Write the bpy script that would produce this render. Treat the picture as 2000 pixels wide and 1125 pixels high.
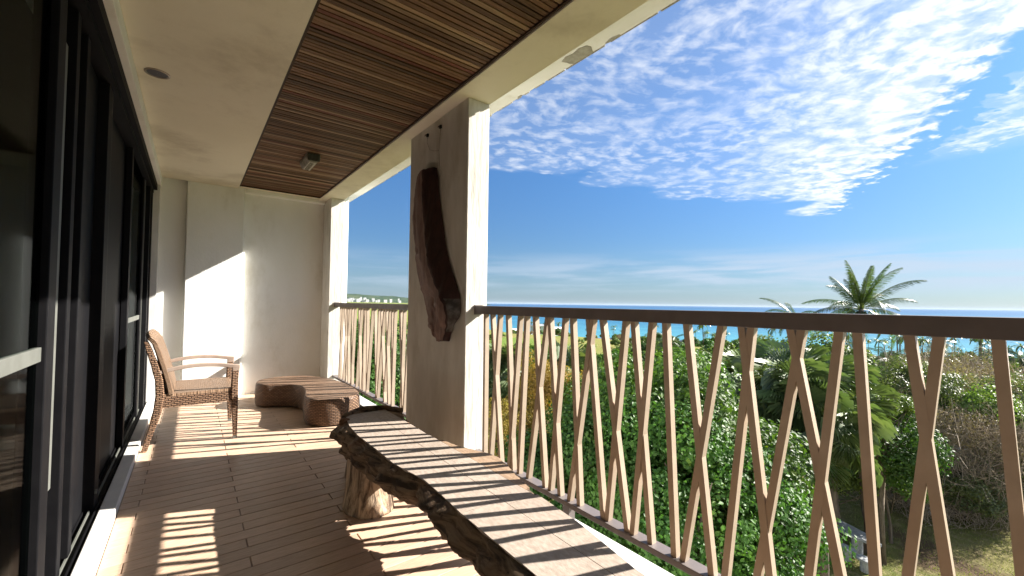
import bpy, bmesh, math, random
import numpy as np
from mathutils import Vector, Matrix, noise, Euler
for o in list(bpy.data.objects): bpy.data.objects.remove(o)
S = bpy.context.scene
COL = S.collection
RND = random.Random(7)

# ------------------------------------------------------------------ camera
EYE = Vector((0, 0, 1.17))
YAW, PITCH, ROLL = .654945, .025849, .012993
fw = Vector((math.sin(YAW)*math.cos(PITCH), math.cos(YAW)*math.cos(PITCH), math.sin(PITCH)))
r0 = Vector((math.cos(YAW), -math.sin(YAW), 0)); u0 = r0.cross(fw)
rt = r0*math.cos(ROLL) + u0*math.sin(ROLL); up = -r0*math.sin(ROLL) + u0*math.cos(ROLL)
cam = bpy.data.cameras.new('camera'); cam_o = bpy.data.objects.new('camera', cam); COL.objects.link(cam_o)
M = Matrix((rt, up, -fw)).transposed().to_4x4(); M.translation = EYE
cam_o.matrix_world = M
cam.sensor_width = 36; cam.lens = 813.2/2000*36; cam.shift_y = 9.5/2000
cam.clip_start = .05; cam.clip_end = 120000
S.camera = cam_o

# ------------------------------------------------------------------ light
SUN = Vector((1, -.42, .68)).normalized()          # direction towards the sun
ELEV = math.asin(SUN.z); AZ = math.atan2(SUN.x, SUN.y)
sl = bpy.data.lights.new('sun', 'SUN'); sl.energy = 4.2; sl.angle = math.radians(.53); sl.color = (1, .94, .86)
so = bpy.data.objects.new('sun', sl); COL.objects.link(so)
so.rotation_euler = SUN.to_track_quat('Z', 'Y').to_euler(); so.location = (20, -8, 20)
S.view_settings.view_transform = 'Standard'; S.view_settings.look = 'None'
S.view_settings.exposure = 2.0; S.view_settings.gamma = 1
S.cycles.max_bounces = 10; S.cycles.diffuse_bounces = 8; S.cycles.transparent_max_bounces = 12
S.cycles.caustics_reflective = False; S.cycles.caustics_refractive = False

W = bpy.data.worlds.new('World'); S.world = W; W.use_nodes = True
nt = W.node_tree; nt.nodes.clear()

class NB:
    """small node-expression helper"""
    def __init__(s, nt): s.nt = nt
    def n(s, t, **k):
        x = s.nt.nodes.new(t)
        for a, b in k.items(): setattr(x, a, b)
        return x
    def link(s, a, b): s.nt.links.new(a, b)
    def put(s, inp, v):
        if hasattr(v, 'links'): s.link(v, inp)
        else: inp.default_value = v
    def m(s, op, a, b=0.0, c=None, clamp=False):
        x = s.n('ShaderNodeMath', operation=op, use_clamp=clamp)
        s.put(x.inputs[0], a); s.put(x.inputs[1], b)
        if c is not None: s.put(x.inputs[2], c)
        return x.outputs[0]
    def ss(s, v, a, b):
        x = s.n('ShaderNodeMapRange', interpolation_type='SMOOTHSTEP')
        s.put(x.inputs[0], v); x.inputs[1].default_value = a; x.inputs[2].default_value = b
        if a > b:
            x.inputs[1].default_value = b; x.inputs[2].default_value = a
            x.inputs[3].default_value = 1; x.inputs[4].default_value = 0
        return x.outputs[0]
    def mix(s, f, a, b, mode='MIX'):
        x = s.n('ShaderNodeMix', data_type='RGBA', blend_type=mode)
        s.put(x.inputs[0], f)
        for i, v in ((6, a), (7, b)):
            if hasattr(v, 'links'): s.link(v, x.inputs[i])
            else: x.inputs[i].default_value = (*v[:3], 1)
        return x.outputs[2]
    def noise(s, vec, scale, detail=4, rough=.55, dist=0, dim='3D'):
        x = s.n('ShaderNodeTexNoise', noise_dimensions=dim)
        if vec is not None: s.link(vec, x.inputs['Vector'])
        x.inputs['Scale'].default_value = scale; x.inputs['Detail'].default_value = detail
        x.inputs['Roughness'].default_value = rough; x.inputs['Distortion'].default_value = dist
        return x.outputs['Fac']
    def vmul(s, v, k):
        x = s.n('ShaderNodeVectorMath', operation='MULTIPLY'); s.link(v, x.inputs[0]); x.inputs[1].default_value = k
        return x.outputs[0]

b = NB(nt)
sky = b.n('ShaderNodeTexSky', sky_type='NISHITA', sun_disc=False)
sky.sun_elevation = ELEV; sky.sun_rotation = AZ
sky.air_density = 1.0; sky.dust_density = .5; sky.ozone_density = 2.6; sky.altitude = 0
tc = b.n('ShaderNodeTexCoord')
sep = b.n('ShaderNodeSeparateXYZ'); b.link(tc.outputs['Generated'], sep.inputs[0])
dx, dy, dz = sep.outputs
zc = b.m('MAXIMUM', dz, .015)
u = b.m('DIVIDE', dx, zc); v = b.m('DIVIDE', dy, zc)
uv = b.n('ShaderNodeCombineXYZ'); b.link(u, uv.inputs[0]); b.link(v, uv.inputs[1])
uvv = uv.outputs[0]
warp = b.n('ShaderNodeTexNoise'); b.link(uvv, warp.inputs['Vector']); warp.inputs['Scale'].default_value = 2.2; warp.inputs['Detail'].default_value = 3
wv = b.n('ShaderNodeVectorMath', operation='MULTIPLY_ADD'); b.link(warp.outputs['Color'], wv.inputs[0]); wv.inputs[1].default_value = (.22, .22, 0); b.link(uvv, wv.inputs[2])
wvv = wv.outputs[0]
rotm = b.n('ShaderNodeMapping'); rotm.inputs['Rotation'].default_value = (0, 0, math.radians(38)); rotm.inputs['Scale'].default_value = (1, 1.2, 1)
b.link(wvv, rotm.inputs['Vector'])
rv = rotm.outputs[0]
n_big = b.noise(wvv, 1.5, 3, .5)
n_cell = b.noise(rv, 8.5, 4, .56, .15)
n_fine = b.noise(rv, 22, 3, .6)
g = b.m('SUBTRACT', v, b.m('MULTIPLY', b.m('SUBTRACT', u, 2.2), .45))
w = b.m('ADD', v, b.m('MULTIPLY', u, .3))
gw = b.m('ADD', g, b.m('ADD', b.m('MULTIPLY', b.m('SUBTRACT', n_big, .5), .45), b.m('MULTIPLY', b.m('SUBTRACT', n_cell, .5), .5)))
ww = b.m('ADD', w, b.m('MULTIPLY', b.m('SUBTRACT', n_big, .5), 1.6))
main = b.m('MULTIPLY', b.ss(ww, 3.35, 2.85), b.ss(gw, -.20, .12))
dense = b.m('MULTIPLY', b.ss(gw, 1.25, .1), b.ss(ww, 3.5, 2.6))
band2 = b.m('MULTIPLY', b.m('MULTIPLY', b.ss(gw, -.10, -.24), b.ss(b.m('ADD', u, b.m('MULTIPLY', n_big, .8)), 5.1, 3.9)), .95)
cover = b.m('MAXIMUM', b.m('MULTIPLY', main, b.m('ADD', .82, b.m('MULTIPLY', dense, .26))), b.m('MULTIPLY', band2, .86))
cover = b.m('MAXIMUM', cover, b.m('MULTIPLY', b.ss(v, -.25, -.9), .85))  # unseen cloud bank towards the sun, added to brighten the balcony
cover = b.m('ADD', cover, b.m('MULTIPLY', b.m('SUBTRACT', n_big, .5), .35))
n_coarse = b.noise(rv, 4.2, 4, .55, .2)
vary = b.ss(b.noise(wvv, 1.1, 2, .5), .42, .60)
cellmix = b.m('ADD', b.m('MULTIPLY', n_cell, b.m('SUBTRACT', 1.0, b.m('MULTIPLY', vary, .55))), b.m('MULTIPLY', n_coarse, b.m('MULTIPLY', vary, .55)))
tex = b.m('ADD', b.m('MULTIPLY', cellmix, .84), b.m('MULTIPLY', n_fine, .16))
thr = b.m('SUBTRACT', .93, b.m('MULTIPLY', cover, .66))
alpha = b.m('MULTIPLY', b.m('SUBTRACT', tex, thr), 3.3, clamp=True)
alpha = b.m('MAXIMUM', alpha, b.m('MULTIPLY', b.ss(cover, .45, 1.05), .30))
alpha = b.m('MULTIPLY', alpha, b.ss(cover, .2, .5))
alpha = b.m('MULTIPLY', b.m('POWER', alpha, .8), b.m('ADD', .60, b.m('MULTIPLY', dense, .38)))
# thin low stratus near the horizon
hv = b.vmul(tc.outputs['Generated'], (2.2, 2.2, 26))
n_h = b.noise(hv, 1.6, 5, .55, .3)
hb = b.m('MULTIPLY', b.ss(dz, .015, .05), b.ss(dz, .135, .075))
hb = b.m('MULTIPLY', hb, b.ss(n_h, .40, .66))
hb = b.m('MULTIPLY', hb, b.m('ADD', .35, b.m('MULTIPLY', b.ss(dx, .55, .9), .45)))
veil = b.m('MULTIPLY', b.ss(dz, .16, .0), .30)
skc = b.mix(1.0, sky.outputs[0], b.mix(b.ss(dz, .0, .42), (.30, .41, .545), (.355, .59, .81)), 'MULTIPLY')
CLOUD = 6.2
c1 = b.mix(veil, skc, (2.05, 2.9, 3.9))
c1 = b.mix(hb, c1, (3.2, 3.8, 4.6))
shade = b.mix(b.ss(tex, .40, .62), (4.0, 4.7, 6.1), (CLOUD*.94, CLOUD*.97, CLOUD))
c2 = b.mix(alpha, c1, shade)
bg = b.n('ShaderNodeBackground'); b.link(c2, bg.inputs[0]); bg.inputs[1].default_value = .05
wo = b.n('ShaderNodeOutputWorld'); b.link(bg.outputs[0], wo.inputs[0])

# ------------------------------------------------------------------ helpers
def tag(o, label=None, cat=None, group=None, kind=None):
    if label: o['label'] = label
    if cat: o['category'] = cat
    if group: o['group'] = group
    if kind: o['kind'] = kind
    return o
def empty(name, loc=(0, 0, 0), rz=0.0):
    o = bpy.data.objects.new(name, None); COL.objects.link(o); o.location = loc; o.rotation_euler = (0, 0, rz)
    o.empty_display_size = .1
    return o
class MB:
    def __init__(s): s.v = []; s.f = []; s.mi = []; s.cur = 0
    def add(s, vs, fs):
        n = len(s.v); s.v += [tuple(p) for p in vs]; s.f += [tuple(i+n for i in f) for f in fs]; s.mi += [s.cur]*len(fs)
    def box(s, x0, x1, y0, y1, z0, z1):
        s.add([(x0, y0, z0), (x1, y0, z0), (x1, y1, z0), (x0, y1, z0), (x0, y0, z1), (x1, y0, z1), (x1, y1, z1), (x0, y1, z1)],
              [(3, 2, 1, 0), (4, 5, 6, 7), (0, 1, 5, 4), (1, 2, 6, 5), (2, 3, 7, 6), (3, 0, 4, 7)])
    def bev(s, x0, x1, y0, y1, z0, z1, c):
        """box with chamfered top edges"""
        s.add([(x0, y0, z0), (x1, y0, z0), (x1, y1, z0), (x0, y1, z0), (x0, y0, z1-c), (x1, y0, z1-c), (x1, y1, z1-c), (x0, y1, z1-c),
               (x0+c, y0+c, z1), (x1-c, y0+c, z1), (x1-c, y1-c, z1), (x0+c, y1-c, z1)],
              [(0, 1, 5, 4), (1, 2, 6, 5), (2, 3, 7, 6), (3, 0, 4, 7), (4, 5, 9, 8), (5, 6, 10, 9), (6, 7, 11, 10), (7, 4, 8, 11), (8, 9, 10, 11)])
    def prism(s, poly, z0, z1):
        n = len(poly)
        s.add([(x, y, z0) for x, y in poly] + [(x, y, z1) for x, y in poly],
              [tuple(range(n-1, -1, -1)), tuple(range(n, 2*n))] + [(i, (i+1) % n, (i+1) % n+n, i+n) for i in range(n)])
    def loft(s, rings, cap=True):
        k = len(rings[0]); n0 = 0; vs = [p for r in rings for p in r]; fs = []
        for i in range(len(rings)-1):
            for j in range(k):
                a = i*k+j; c = i*k+(j+1) % k
                fs.append((a, c, c+k, a+k))
        if cap: fs += [tuple(range(k-1, -1, -1)), tuple(range((len(rings)-1)*k, len(rings)*k))]
        s.add(vs, fs)
    def tube(s, pts, rad, k=8, flat=1.0, up=(0, 0, 1), square=False):
        """round (or rectangular) bar swept along pts; rad may be a list of (width, depth) half sizes or numbers"""
        pts = [Vector(p) for p in pts]; rings = []; U = Vector(up)
        for i, p in enumerate(pts):
            t = (pts[min(i+1, len(pts)-1)] - pts[max(i-1, 0)]).normalized()
            a = t.cross(U)
            if a.length < 1e-3: a = t.cross(Vector((1, 0, 0)))
            a.normalize(); c = a.cross(t)
            r = rad[i] if isinstance(rad, (list,)) else rad
            ra, rc = (r if isinstance(r, tuple) else (r, r*flat))
            if square: rings.append([p + a*sx*ra + c*sc*rc for sx, sc in ((-1, -1), (1, -1), (1, 1), (-1, 1))])
            else: rings.append([p + a*math.cos(q)*ra + c*math.sin(q)*rc for q in [2*math.pi*j/k for j in range(k)]])
        s.loft(rings)
    def build(s, name, mat, parent=None, smooth=False, bevel=0, uvs=True):
        me = bpy.data.meshes.new(name); me.from_pydata(s.v, [], s.f)
        for m_ in (mat if isinstance(mat, (list, tuple)) else [mat]): me.materials.append(m_)
        me.polygons.foreach_set('material_index', s.mi)
        me.update()
        bm = bmesh.new(); bm.from_mesh(me); bmesh.ops.recalc_face_normals(bm, faces=bm.faces); bm.to_mesh(me); bm.free()
        if uvs: boxuv(me)
        if smooth: me.shade_smooth()
        o = bpy.data.objects.new(name, me); COL.objects.link(o)
        if parent: o.parent = parent
        if bevel:
            md = o.modifiers.new('bevel', 'BEVEL'); md.width = bevel; md.segments = 2; md.limit_method = 'ANGLE'
        return o
def boxuv(me):
    ul = me.uv_layers.new(name='UVMap'); co = me.vertices
    for p in me.polygons:
        n = p.normal; ax = max(range(3), key=lambda i: abs(n[i]))
        for li in p.loop_indices:
            c = co[me.loops[li].vertex_index].co
            ul.data[li].uv = (c.y, c.z) if ax == 0 else ((c.x, c.z) if ax == 1 else (c.x, c.y))
def copy_tree(o, parent=None):
    c = o.copy(); COL.objects.link(c)
    if parent: c.parent = parent
    for ch in o.children: copy_tree(ch, c)
    return c

# ------------------------------------------------------------------ materials
def material(name, c1, c2=None, scale=6, stretch=(1, 1, 1), rough=.7, r2=None, bump=.0, bscale=60, bstretch=None, spec=.3, detail=5,
             objrand=0.0, metal=0.0, stain=None, stain_s=1.2, stain_lo=.55, stain_hi=.75, coord='Object', bdist=.004, bdetail=4):
    m = bpy.data.materials.new(name); m.use_nodes = True; b = NB(m.node_tree)
    P = m.node_tree.nodes['Principled BSDF']; tc = b.n('ShaderNodeTexCoord'); vec = tc.outputs[coord]
    if objrand:
        oi = b.n('ShaderNodeObjectInfo'); ad = b.n('ShaderNodeVectorMath', operation='ADD')
        cb = b.n('ShaderNodeCombineXYZ')
        for i, k in enumerate((37.0, 91.0, 53.0)): b.link(b.m('MULTIPLY', oi.outputs['Random'], k), cb.inputs[i])
        b.link(vec, ad.inputs[0]); b.link(cb.outputs[0], ad.inputs[1]); vec = ad.outputs[0]
    c2 = c2 or c1
    f = b.ss(b.noise(b.vmul(vec, stretch), scale, detail, .6), .32, .68)
    col = b.mix(f, c1, c2)
    if objrand:
        wn = b.n('ShaderNodeTexWhiteNoise', noise_dimensions='1D'); b.link(oi.outputs['Random'], wn.inputs['W'])
        k = b.m('ADD', 1-objrand, b.m('MULTIPLY', wn.outputs['Value'], 2*objrand))
        cc = b.n('ShaderNodeCombineXYZ'); [b.link(k, cc.inputs[i]) for i in range(3)]
        x = b.n('ShaderNodeMix', data_type='RGBA', blend_type='MULTIPLY'); x.inputs[0].default_value = 1
        b.link(col, x.inputs[6]); b.link(cc.outputs[0], x.inputs[7]); col = x.outputs[2]
    if stain:
        sf = b.ss(b.noise(b.vmul(vec, (1, 1, .45)), stain_s, 6, .65), stain_lo, stain_hi)
        col = b.mix(b.m('MULTIPLY', sf, .8), col, stain)
    b.link(col, P.inputs['Base Color'])
    if r2 is not None:
        rr = b.m('ADD', rough, b.m('MULTIPLY', f, r2-rough)); b.link(rr, P.inputs['Roughness'])
    else: P.inputs['Roughness'].default_value = rough
    P.inputs['Specular IOR Level'].default_value = spec; P.inputs['Metallic'].default_value = metal
    if bump:
        bn = b.n('ShaderNodeBump'); bn.inputs['Strength'].default_value = bump; bn.inputs['Distance'].default_value = bdist
        b.link(b.noise(b.vmul(vec, bstretch or stretch), bscale, bdetail, .6), bn.inputs['Height']); b.link(bn.outputs[0], P.inputs['Normal'])
    return m
plaster = material('plaster', (.86, .86, .83), (.82, .82, .78), 3, (1, 1, .6), .85, bump=.6, bscale=55, stain=(.62, .60, .52), stain_s=2.4, stain_lo=.5, stain_hi=.78, bdist=.003)
soffit_m = material('soffit plaster', (.84, .79, .66), (.80, .75, .62), 1.6, (1, 1, 1), .9, bump=.45, bscale=110, stain=(.58, .525, .41), stain_s=1.6, stain_lo=.46, stain_hi=.72, bdist=.003)
pillar_m = material('streaky rendered wall', (.66, .64, .59), (.57, .55, .50), 9, (1, 1, .25), .85, bump=1.0, bscale=30, bstretch=(1, 1, .16), stain=(.45, .42, .35), stain_s=5, stain_lo=.48, stain_hi=.74, bdist=.006)
white_m = material('white painted concrete', (.68, .67, .645), (.60, .59, .565), 5, rough=.6, bump=.2, bscale=70, stain=(.6, .58, .52), stain_s=6, stain_lo=.62, stain_hi=.85)
tile_m = material('wood look tile', (.60, .425, .305), (.50, .35, .247), 7, (2.2, 22, 1), .42, .52, bump=.12, bscale=20, bstretch=(3, 40, 1), objrand=.10, spec=.4, bdist=.002)
grout_m = material('tile grout', (.40, .32, .25), (.32, .25, .19), 12, rough=.9)
slat_m = material('ceiling slat wood', (.20, .113, .064), (.105, .058, .034), 5, (1.2, 26, 26), .62, bump=.25, bscale=30, bstretch=(1, 30, 30), objrand=.48, spec=.25, bdist=.002)
slat_red = material('reddish ceiling slat wood', (.20, .075, .045), (.11, .04, .027), 5, (1.2, 26, 26), .6, bump=.25, bscale=30, bstretch=(1, 30, 30), objrand=.3, spec=.25, bdist=.002)
slat_pale = material('pale ceiling slat wood', (.38, .255, .155), (.25, .155, .09), 5, (1.2, 26, 26), .6, bump=.25, bscale=30, bstretch=(1, 30, 30), objrand=.25, spec=.25, bdist=.002)
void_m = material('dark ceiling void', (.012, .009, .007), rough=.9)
rail_m = material('brown painted metal', (.17, .145, .14), (.145, .125, .12), 12, rough=.42, r2=.5, bump=.05, bscale=200, spec=.45)
bar_m = material('tan painted metal', (.50, .40, .305), (.44, .35, .265), 10, rough=.45, bump=.05, bscale=200, spec=.4)
black_m = material('black aluminium', (.006, .006, .007), (.008, .008, .009), 10, rough=.6, spec=.07)
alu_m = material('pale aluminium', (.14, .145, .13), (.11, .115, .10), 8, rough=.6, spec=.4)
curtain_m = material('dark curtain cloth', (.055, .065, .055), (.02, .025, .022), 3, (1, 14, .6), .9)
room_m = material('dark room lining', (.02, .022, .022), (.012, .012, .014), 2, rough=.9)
dark_m = material('dark brown trim', (.05, .03, .02), rough=.7)
wire_m = material('thin grey wire', (.25, .22, .17), rough=.5)
armwood = material('greyed teak arm', (.40, .31, .25), (.27, .205, .165), 8, (1, 1, 1), .5, bump=.15, bscale=50, spec=.35)
def glass(name, col, gl=.05):
    m = bpy.data.materials.new(name); m.use_nodes = True; b = NB(m.node_tree); m.node_tree.nodes.remove(m.node_tree.nodes['Principled BSDF'])
    t = b.n('ShaderNodeBsdfTransparent'); t.inputs[0].default_value = (*col, 1)
    gs = b.n('ShaderNodeBsdfGlossy'); gs.inputs['Roughness'].default_value = .06; gs.inputs[0].default_value = (.8, .85, .9, 1)
    mx = b.n('ShaderNodeMixShader'); mx.inputs[0].default_value = gl; b.link(t.outputs[0], mx.inputs[1]); b.link(gs.outputs[0], mx.inputs[2])
    b.link(mx.outputs[0], m.node_tree.nodes['Material Output'].inputs[0]); return m
glass_m = glass('tinted door glass', (.55, .6, .58), .045)

def weave(name, ca, cb_, cg, bw=.034, rh=.0135):
    m = bpy.data.materials.new(name); m.use_nodes = True; b = NB(m.node_tree); P = m.node_tree.nodes['Principled BSDF']
    uvn = b.n('ShaderNodeUVMap'); nz = b.n('ShaderNodeTexNoise'); b.link(uvn.outputs[0], nz.inputs['Vector']); nz.inputs['Scale'].default_value = 40
    jit = b.n('ShaderNodeVectorMath', operation='MULTIPLY_ADD'); b.link(nz.outputs['Color'], jit.inputs[0]); jit.inputs[1].default_value = (.003, .003, 0); b.link(uvn.outputs[0], jit.inputs[2])
    br = b.n('ShaderNodeTexBrick'); b.link(jit.outputs[0], br.inputs['Vector']); br.offset = .5
    br.inputs['Scale'].default_value = 1; br.inputs['Brick Width'].default_value = bw; br.inputs['Row Height'].default_value = rh
    br.inputs['Mortar Size'].default_value = .0042; br.inputs['Mortar Smooth'].default_value = .8; br.inputs['Bias'].default_value = 0
    br.inputs['Color1'].default_value = (*ca, 1); br.inputs['Color2'].default_value = (*cb_, 1); br.inputs['Mortar'].default_value = (*cg, 1)
    big = b.noise(b.n('ShaderNodeTexCoord').outputs['Object'], 9, 3)
    c = b.mix(b.m('MULTIPLY', b.ss(big, .4, .7), .35), br.outputs['Color'], tuple(x*.6 for x in ca))
    b.link(c, P.inputs['Base Color']); P.inputs['Roughness'].default_value = .5; P.inputs['Specular IOR Level'].default_value = .4
    bn = b.n('ShaderNodeBump', invert=True); bn.inputs['Strength'].default_value = 1; bn.inputs['Distance'].default_value = .010
    b.link(br.outputs['Fac'], bn.inputs['Height']); b.link(bn.outputs[0], P.inputs['Normal'])
    return m
wicker = weave('woven wicker', (.33, .195, .115), (.20, .115, .068), (.022, .012, .008), .036, .0145)
wicker_top = weave('fine woven wicker seat', (.47, .31, .20), (.38, .245, .155), (.20, .125, .075), .026, .009)

# ------------------------------------------------------------------ floor
ZT, PT = 0.0, .0905
fl = MB(); fl.box(-.45, 1.60, -2.6, 6.55, -.22, -.006); floor = tag(fl.build('floor', grout_m), kind='structure')
def floor_tile(x0, x1, y0, y1):
    m_ = MB(); cx, cy = (x0+x1)/2, (y0+y1)/2
    g_ = .0022; m_.bev(x0-cx+g_, x1-cx-g_, y0-cy+g_, y1-cy-g_, -.012, 0, .0022)
    o = m_.build('tile', tile_m, floor); o.location = (cx, cy, RND.uniform(-.0006, .0006)); return o
yk = 2.2535; row0 = int((yk-.05)/PT)
cache = {}
for r in range(-int((yk+.2)/PT), int((6.20-yk)/PT)+1):
    y0 = yk + r*PT; y1 = y0+PT; off = .24 if r % 2 else .69
    xs = [-.293]
    x = off - .9*3
    while x < 1.38:
        if x > -.293+.06: xs.append(x)
        x += .9
    xs.append(1.4115)
    for a, c in zip(xs, xs[1:]):
        if c-a < .04: continue
        key = (round(c-a, 3)); cx, cy = (a+c)/2, (y0+y1)/2
        if key not in cache: cache[key] = floor_tile(a, c, y0, y1)
        else:
            t = cache[key].copy(); COL.objects.link(t); t.parent = floor; t.location = (cx, cy, RND.uniform(-.0006, .0006))

# ------------------------------------------------------------------ walls, pillars, beam
Z = 2.53
def structure(name, mat, boxes, bevel=0, parent=None):
    m_ = MB()
    for q in boxes: m_.box(*q)
    o = m_.build(name, mat, parent, bevel=bevel)
    if not parent: tag(o, kind='structure')
    return o
structure('back_wall', plaster, [(-.60, -.075, 6.12, 6.6, -.2, 2.9), (-.075, .482, 6.04, 6.6, -.2, 2.9), (.4825, 1.75, 6.145, 6.6, -.2, 2.9), (.4825, 1.414, 6.041, 6.1445, Z-.035, 2.9)], .010)
structure('left_wall', plaster, [(-.60, -.30, -2.6, 6.12, 2.44, 2.9), (-.60, -.30, -2.6, -1.6, -.2, 2.44)], .004)
structure('door_jamb', white_m, [(-.46, -.315, 6.04, 6.12, 0, 2.44)], .003)
structure('near_wall', plaster, [(-.6, 2.0, -2.8, -2.6, -.3, 3)])
structure('soffit', soffit_m, [(-.30, .415, -2.6, 6.039, Z, 2.9)], .003)
structure('beam', soffit_m, [(1.322, 1.583, -2.6, 6.6, Z, 2.837)], .004)
eave = structure('roof_eave', plaster, [(1.583, 2.06, -3.2, 7.2, 2.84, 3.06)])
structure('roof_slab', plaster, [(-.6, 1.583, -3.2, 7.2, 2.905, 3.06)])
p1 = structure('pillar', pillar_m, [(1.414, 1.582, 2.337, 3.250, .0, Z-.001)], .005)
p2 = structure('far_pillar', pillar_m, [(1.414, 1.582, 5.76, 6.144, .0, Z-.001)], .005)
structure('near_pillar', pillar_m, [(1.414, 1.582, -2.6, -1.9, .0, Z-.001)], .005)
structure('kerb', white_m, [(1.412, 1.55, -2.6, 2.335, -.3, .10), (1.412, 1.55, 3.252, 5.758, -.3, .10), (1.4135, 1.55, 2.335, 3.252, -.3, -.001), (1.4135, 1.55, 5.758, 6.55, -.3, -.001)], .006)
structure('outer_wall', plaster, [(1.30, 1.54, -6, 12, -9.5, -.302)])
structure('building_side', plaster, [(-6, 1.28, -6, 12, -9.5, -.31)])
# peeled patches on the eave edge
chip_m = material('bare chipped plaster', (.42, .40, .34), (.30, .285, .245), 20, rough=.95)
pm = MB()
for (yc, ln, wd) in ((1.93, .13, .07), (1.66, .06, .016), (2.6, .03, .012), (3.1, .03, .01), (.75, .05, .014)):
    pts = []
    for k in range(14):
        a = 2*math.pi*k/14; rr = RND.uniform(.7, 1.15)
        pts.append((min(2.0595, 2.06-wd*.55+math.cos(a)*wd*rr), yc+math.sin(a)*ln*rr))
    pm.prism(pts, 2.8365, 2.8398)
pm.build('chipped_patch', chip_m, eave)
eg = MB()
y = -1.0
while y < 6.5:
    l = RND.uniform(.05, .35); h = RND.uniform(.001, .005); eg.box(2.0602, 2.066, y, y+l, 2.838-h, 2.85); y += l+RND.uniform(0, .1)
eg.build('rough_edge', chip_m, eave)

# slatted ceiling
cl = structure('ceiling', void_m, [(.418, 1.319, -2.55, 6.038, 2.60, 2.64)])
PY = .0342; k = 0; first = None; y = -1.6
protos = {}
lamp_y = 4.36
while y < 5.90:
    r = RND.random(); m_ = slat_pale if r < .14 else (slat_red if r > .90 else slat_m)
    wv_ = RND.choice((.0240, .0250, .0262)); key = (m_.name, wv_)
    if key not in protos:
        q = MB(); q.box(-.4495, .4495, -wv_/2, wv_/2, -.009, .012); protos[key] = q.build('slat', m_, cl); s_ = protos[key]
    else:
        s_ = protos[key].copy(); COL.objects.link(s_); s_.parent = cl
    s_.location = (.8685, y+PY/2+RND.uniform(-.001, .001), 2.560+RND.uniform(-.0018, .0018)); y += PY
bt = MB(); bt.box(.4165, .428, -2.5, 5.925, 2.532, 2.6); bt.box(1.309, 1.3205, -2.5, 5.925, 2.540, 2.6); bt.box(.428, 1.309, 5.912, 5.925, 2.535, 2.6)
bt.build('trim_strip', dark_m, cl)
fr = MB(); fr.box(.428, 1.32, 5.926, 6.038, 2.545, 2.6); fr.build('end_panel', soffit_m, cl)

# recessed downlight
dl = empty('recessed_downlight', (-.201, 3.275, Z)); tag(dl, 'round brown recessed downlight in the plain plaster soffit', 'light fitting')
q = MB(); n = 28
q.loft([[(math.cos(a)*r, math.sin(a)*r, z) for a in [2*math.pi*i/n for i in range(n)]] for r, z in ((.062, .0), (.062, -.004), (.053, -.006), (.050, -.002))], cap=False)
q.build('rim', material('bronze rim', (.30, .25, .2), rough=.4, metal=.6), dl)
q = MB(); q.loft([[(math.cos(a)*r, math.sin(a)*r, z) for a in [2*math.pi*i/n for i in range(n)]] for r, z in ((.051, -.002), (.04, -.0015), (.001, -.001))], cap=False)
q.build('lens', material('dark lens', (.03, .016, .013), rough=.3), dl)

# bulkhead light on slats
lm_body = material('weathered grey lamp casing', (.33, .31, .26), (.20, .19, .15), 14, rough=.6)
lm_dark = material('mould stained lamp end', (.045, .045, .035), (.09, .085, .07), 22, rough=.7)
lm_lens = material('yellowed ribbed lens', (.55, .53, .45), (.36, .34, .28), 26, rough=.35)
bl = empty('bulkhead_light', (.868, lamp_y, 2.551)); tag(bl, 'grey weathered box shaped bulkhead light on the slatted wooden ceiling', 'light fitting')
def hexring(x, w0, w1, w2, h1, h2): return
q = MB(); L_, Wd, Hh = .16, .058, .078
sec = [(-Wd, 0), (-Wd*1.05, -Hh*.45), (-Wd*.62, -Hh), (Wd*.62, -Hh), (Wd*1.05, -Hh*.45), (Wd, 0)]
q.loft([[(x, yy*.98, z) for x, z in sec] for yy in (-L_, -L_*.75, L_*.75, L_)])
q.build('casing', lm_body, bl, bevel=.004)
q = MB(); q.box(-Wd*.9, Wd*.9, -L_-.006, -L_*.985, -Hh*.92, -.004); q.build('end_cap', lm_dark, bl, bevel=.004)
q = MB(); q.box(-Wd*.5, Wd*.5, -L_*.9, L_*.9, -Hh-.005, -Hh+.001); lens_o = q.build('lens', lm_lens, bl, bevel=.002)
for i in range(9):
    q = MB(); q.tube([(-Wd*.42, -L_*.72+i*.029-.006, -Hh-.0062), (Wd*.2, -L_*.72+i*.029+.012, -Hh-.0062)], .003, 6); q.build('rib', lm_dark, lens_o)

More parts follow.
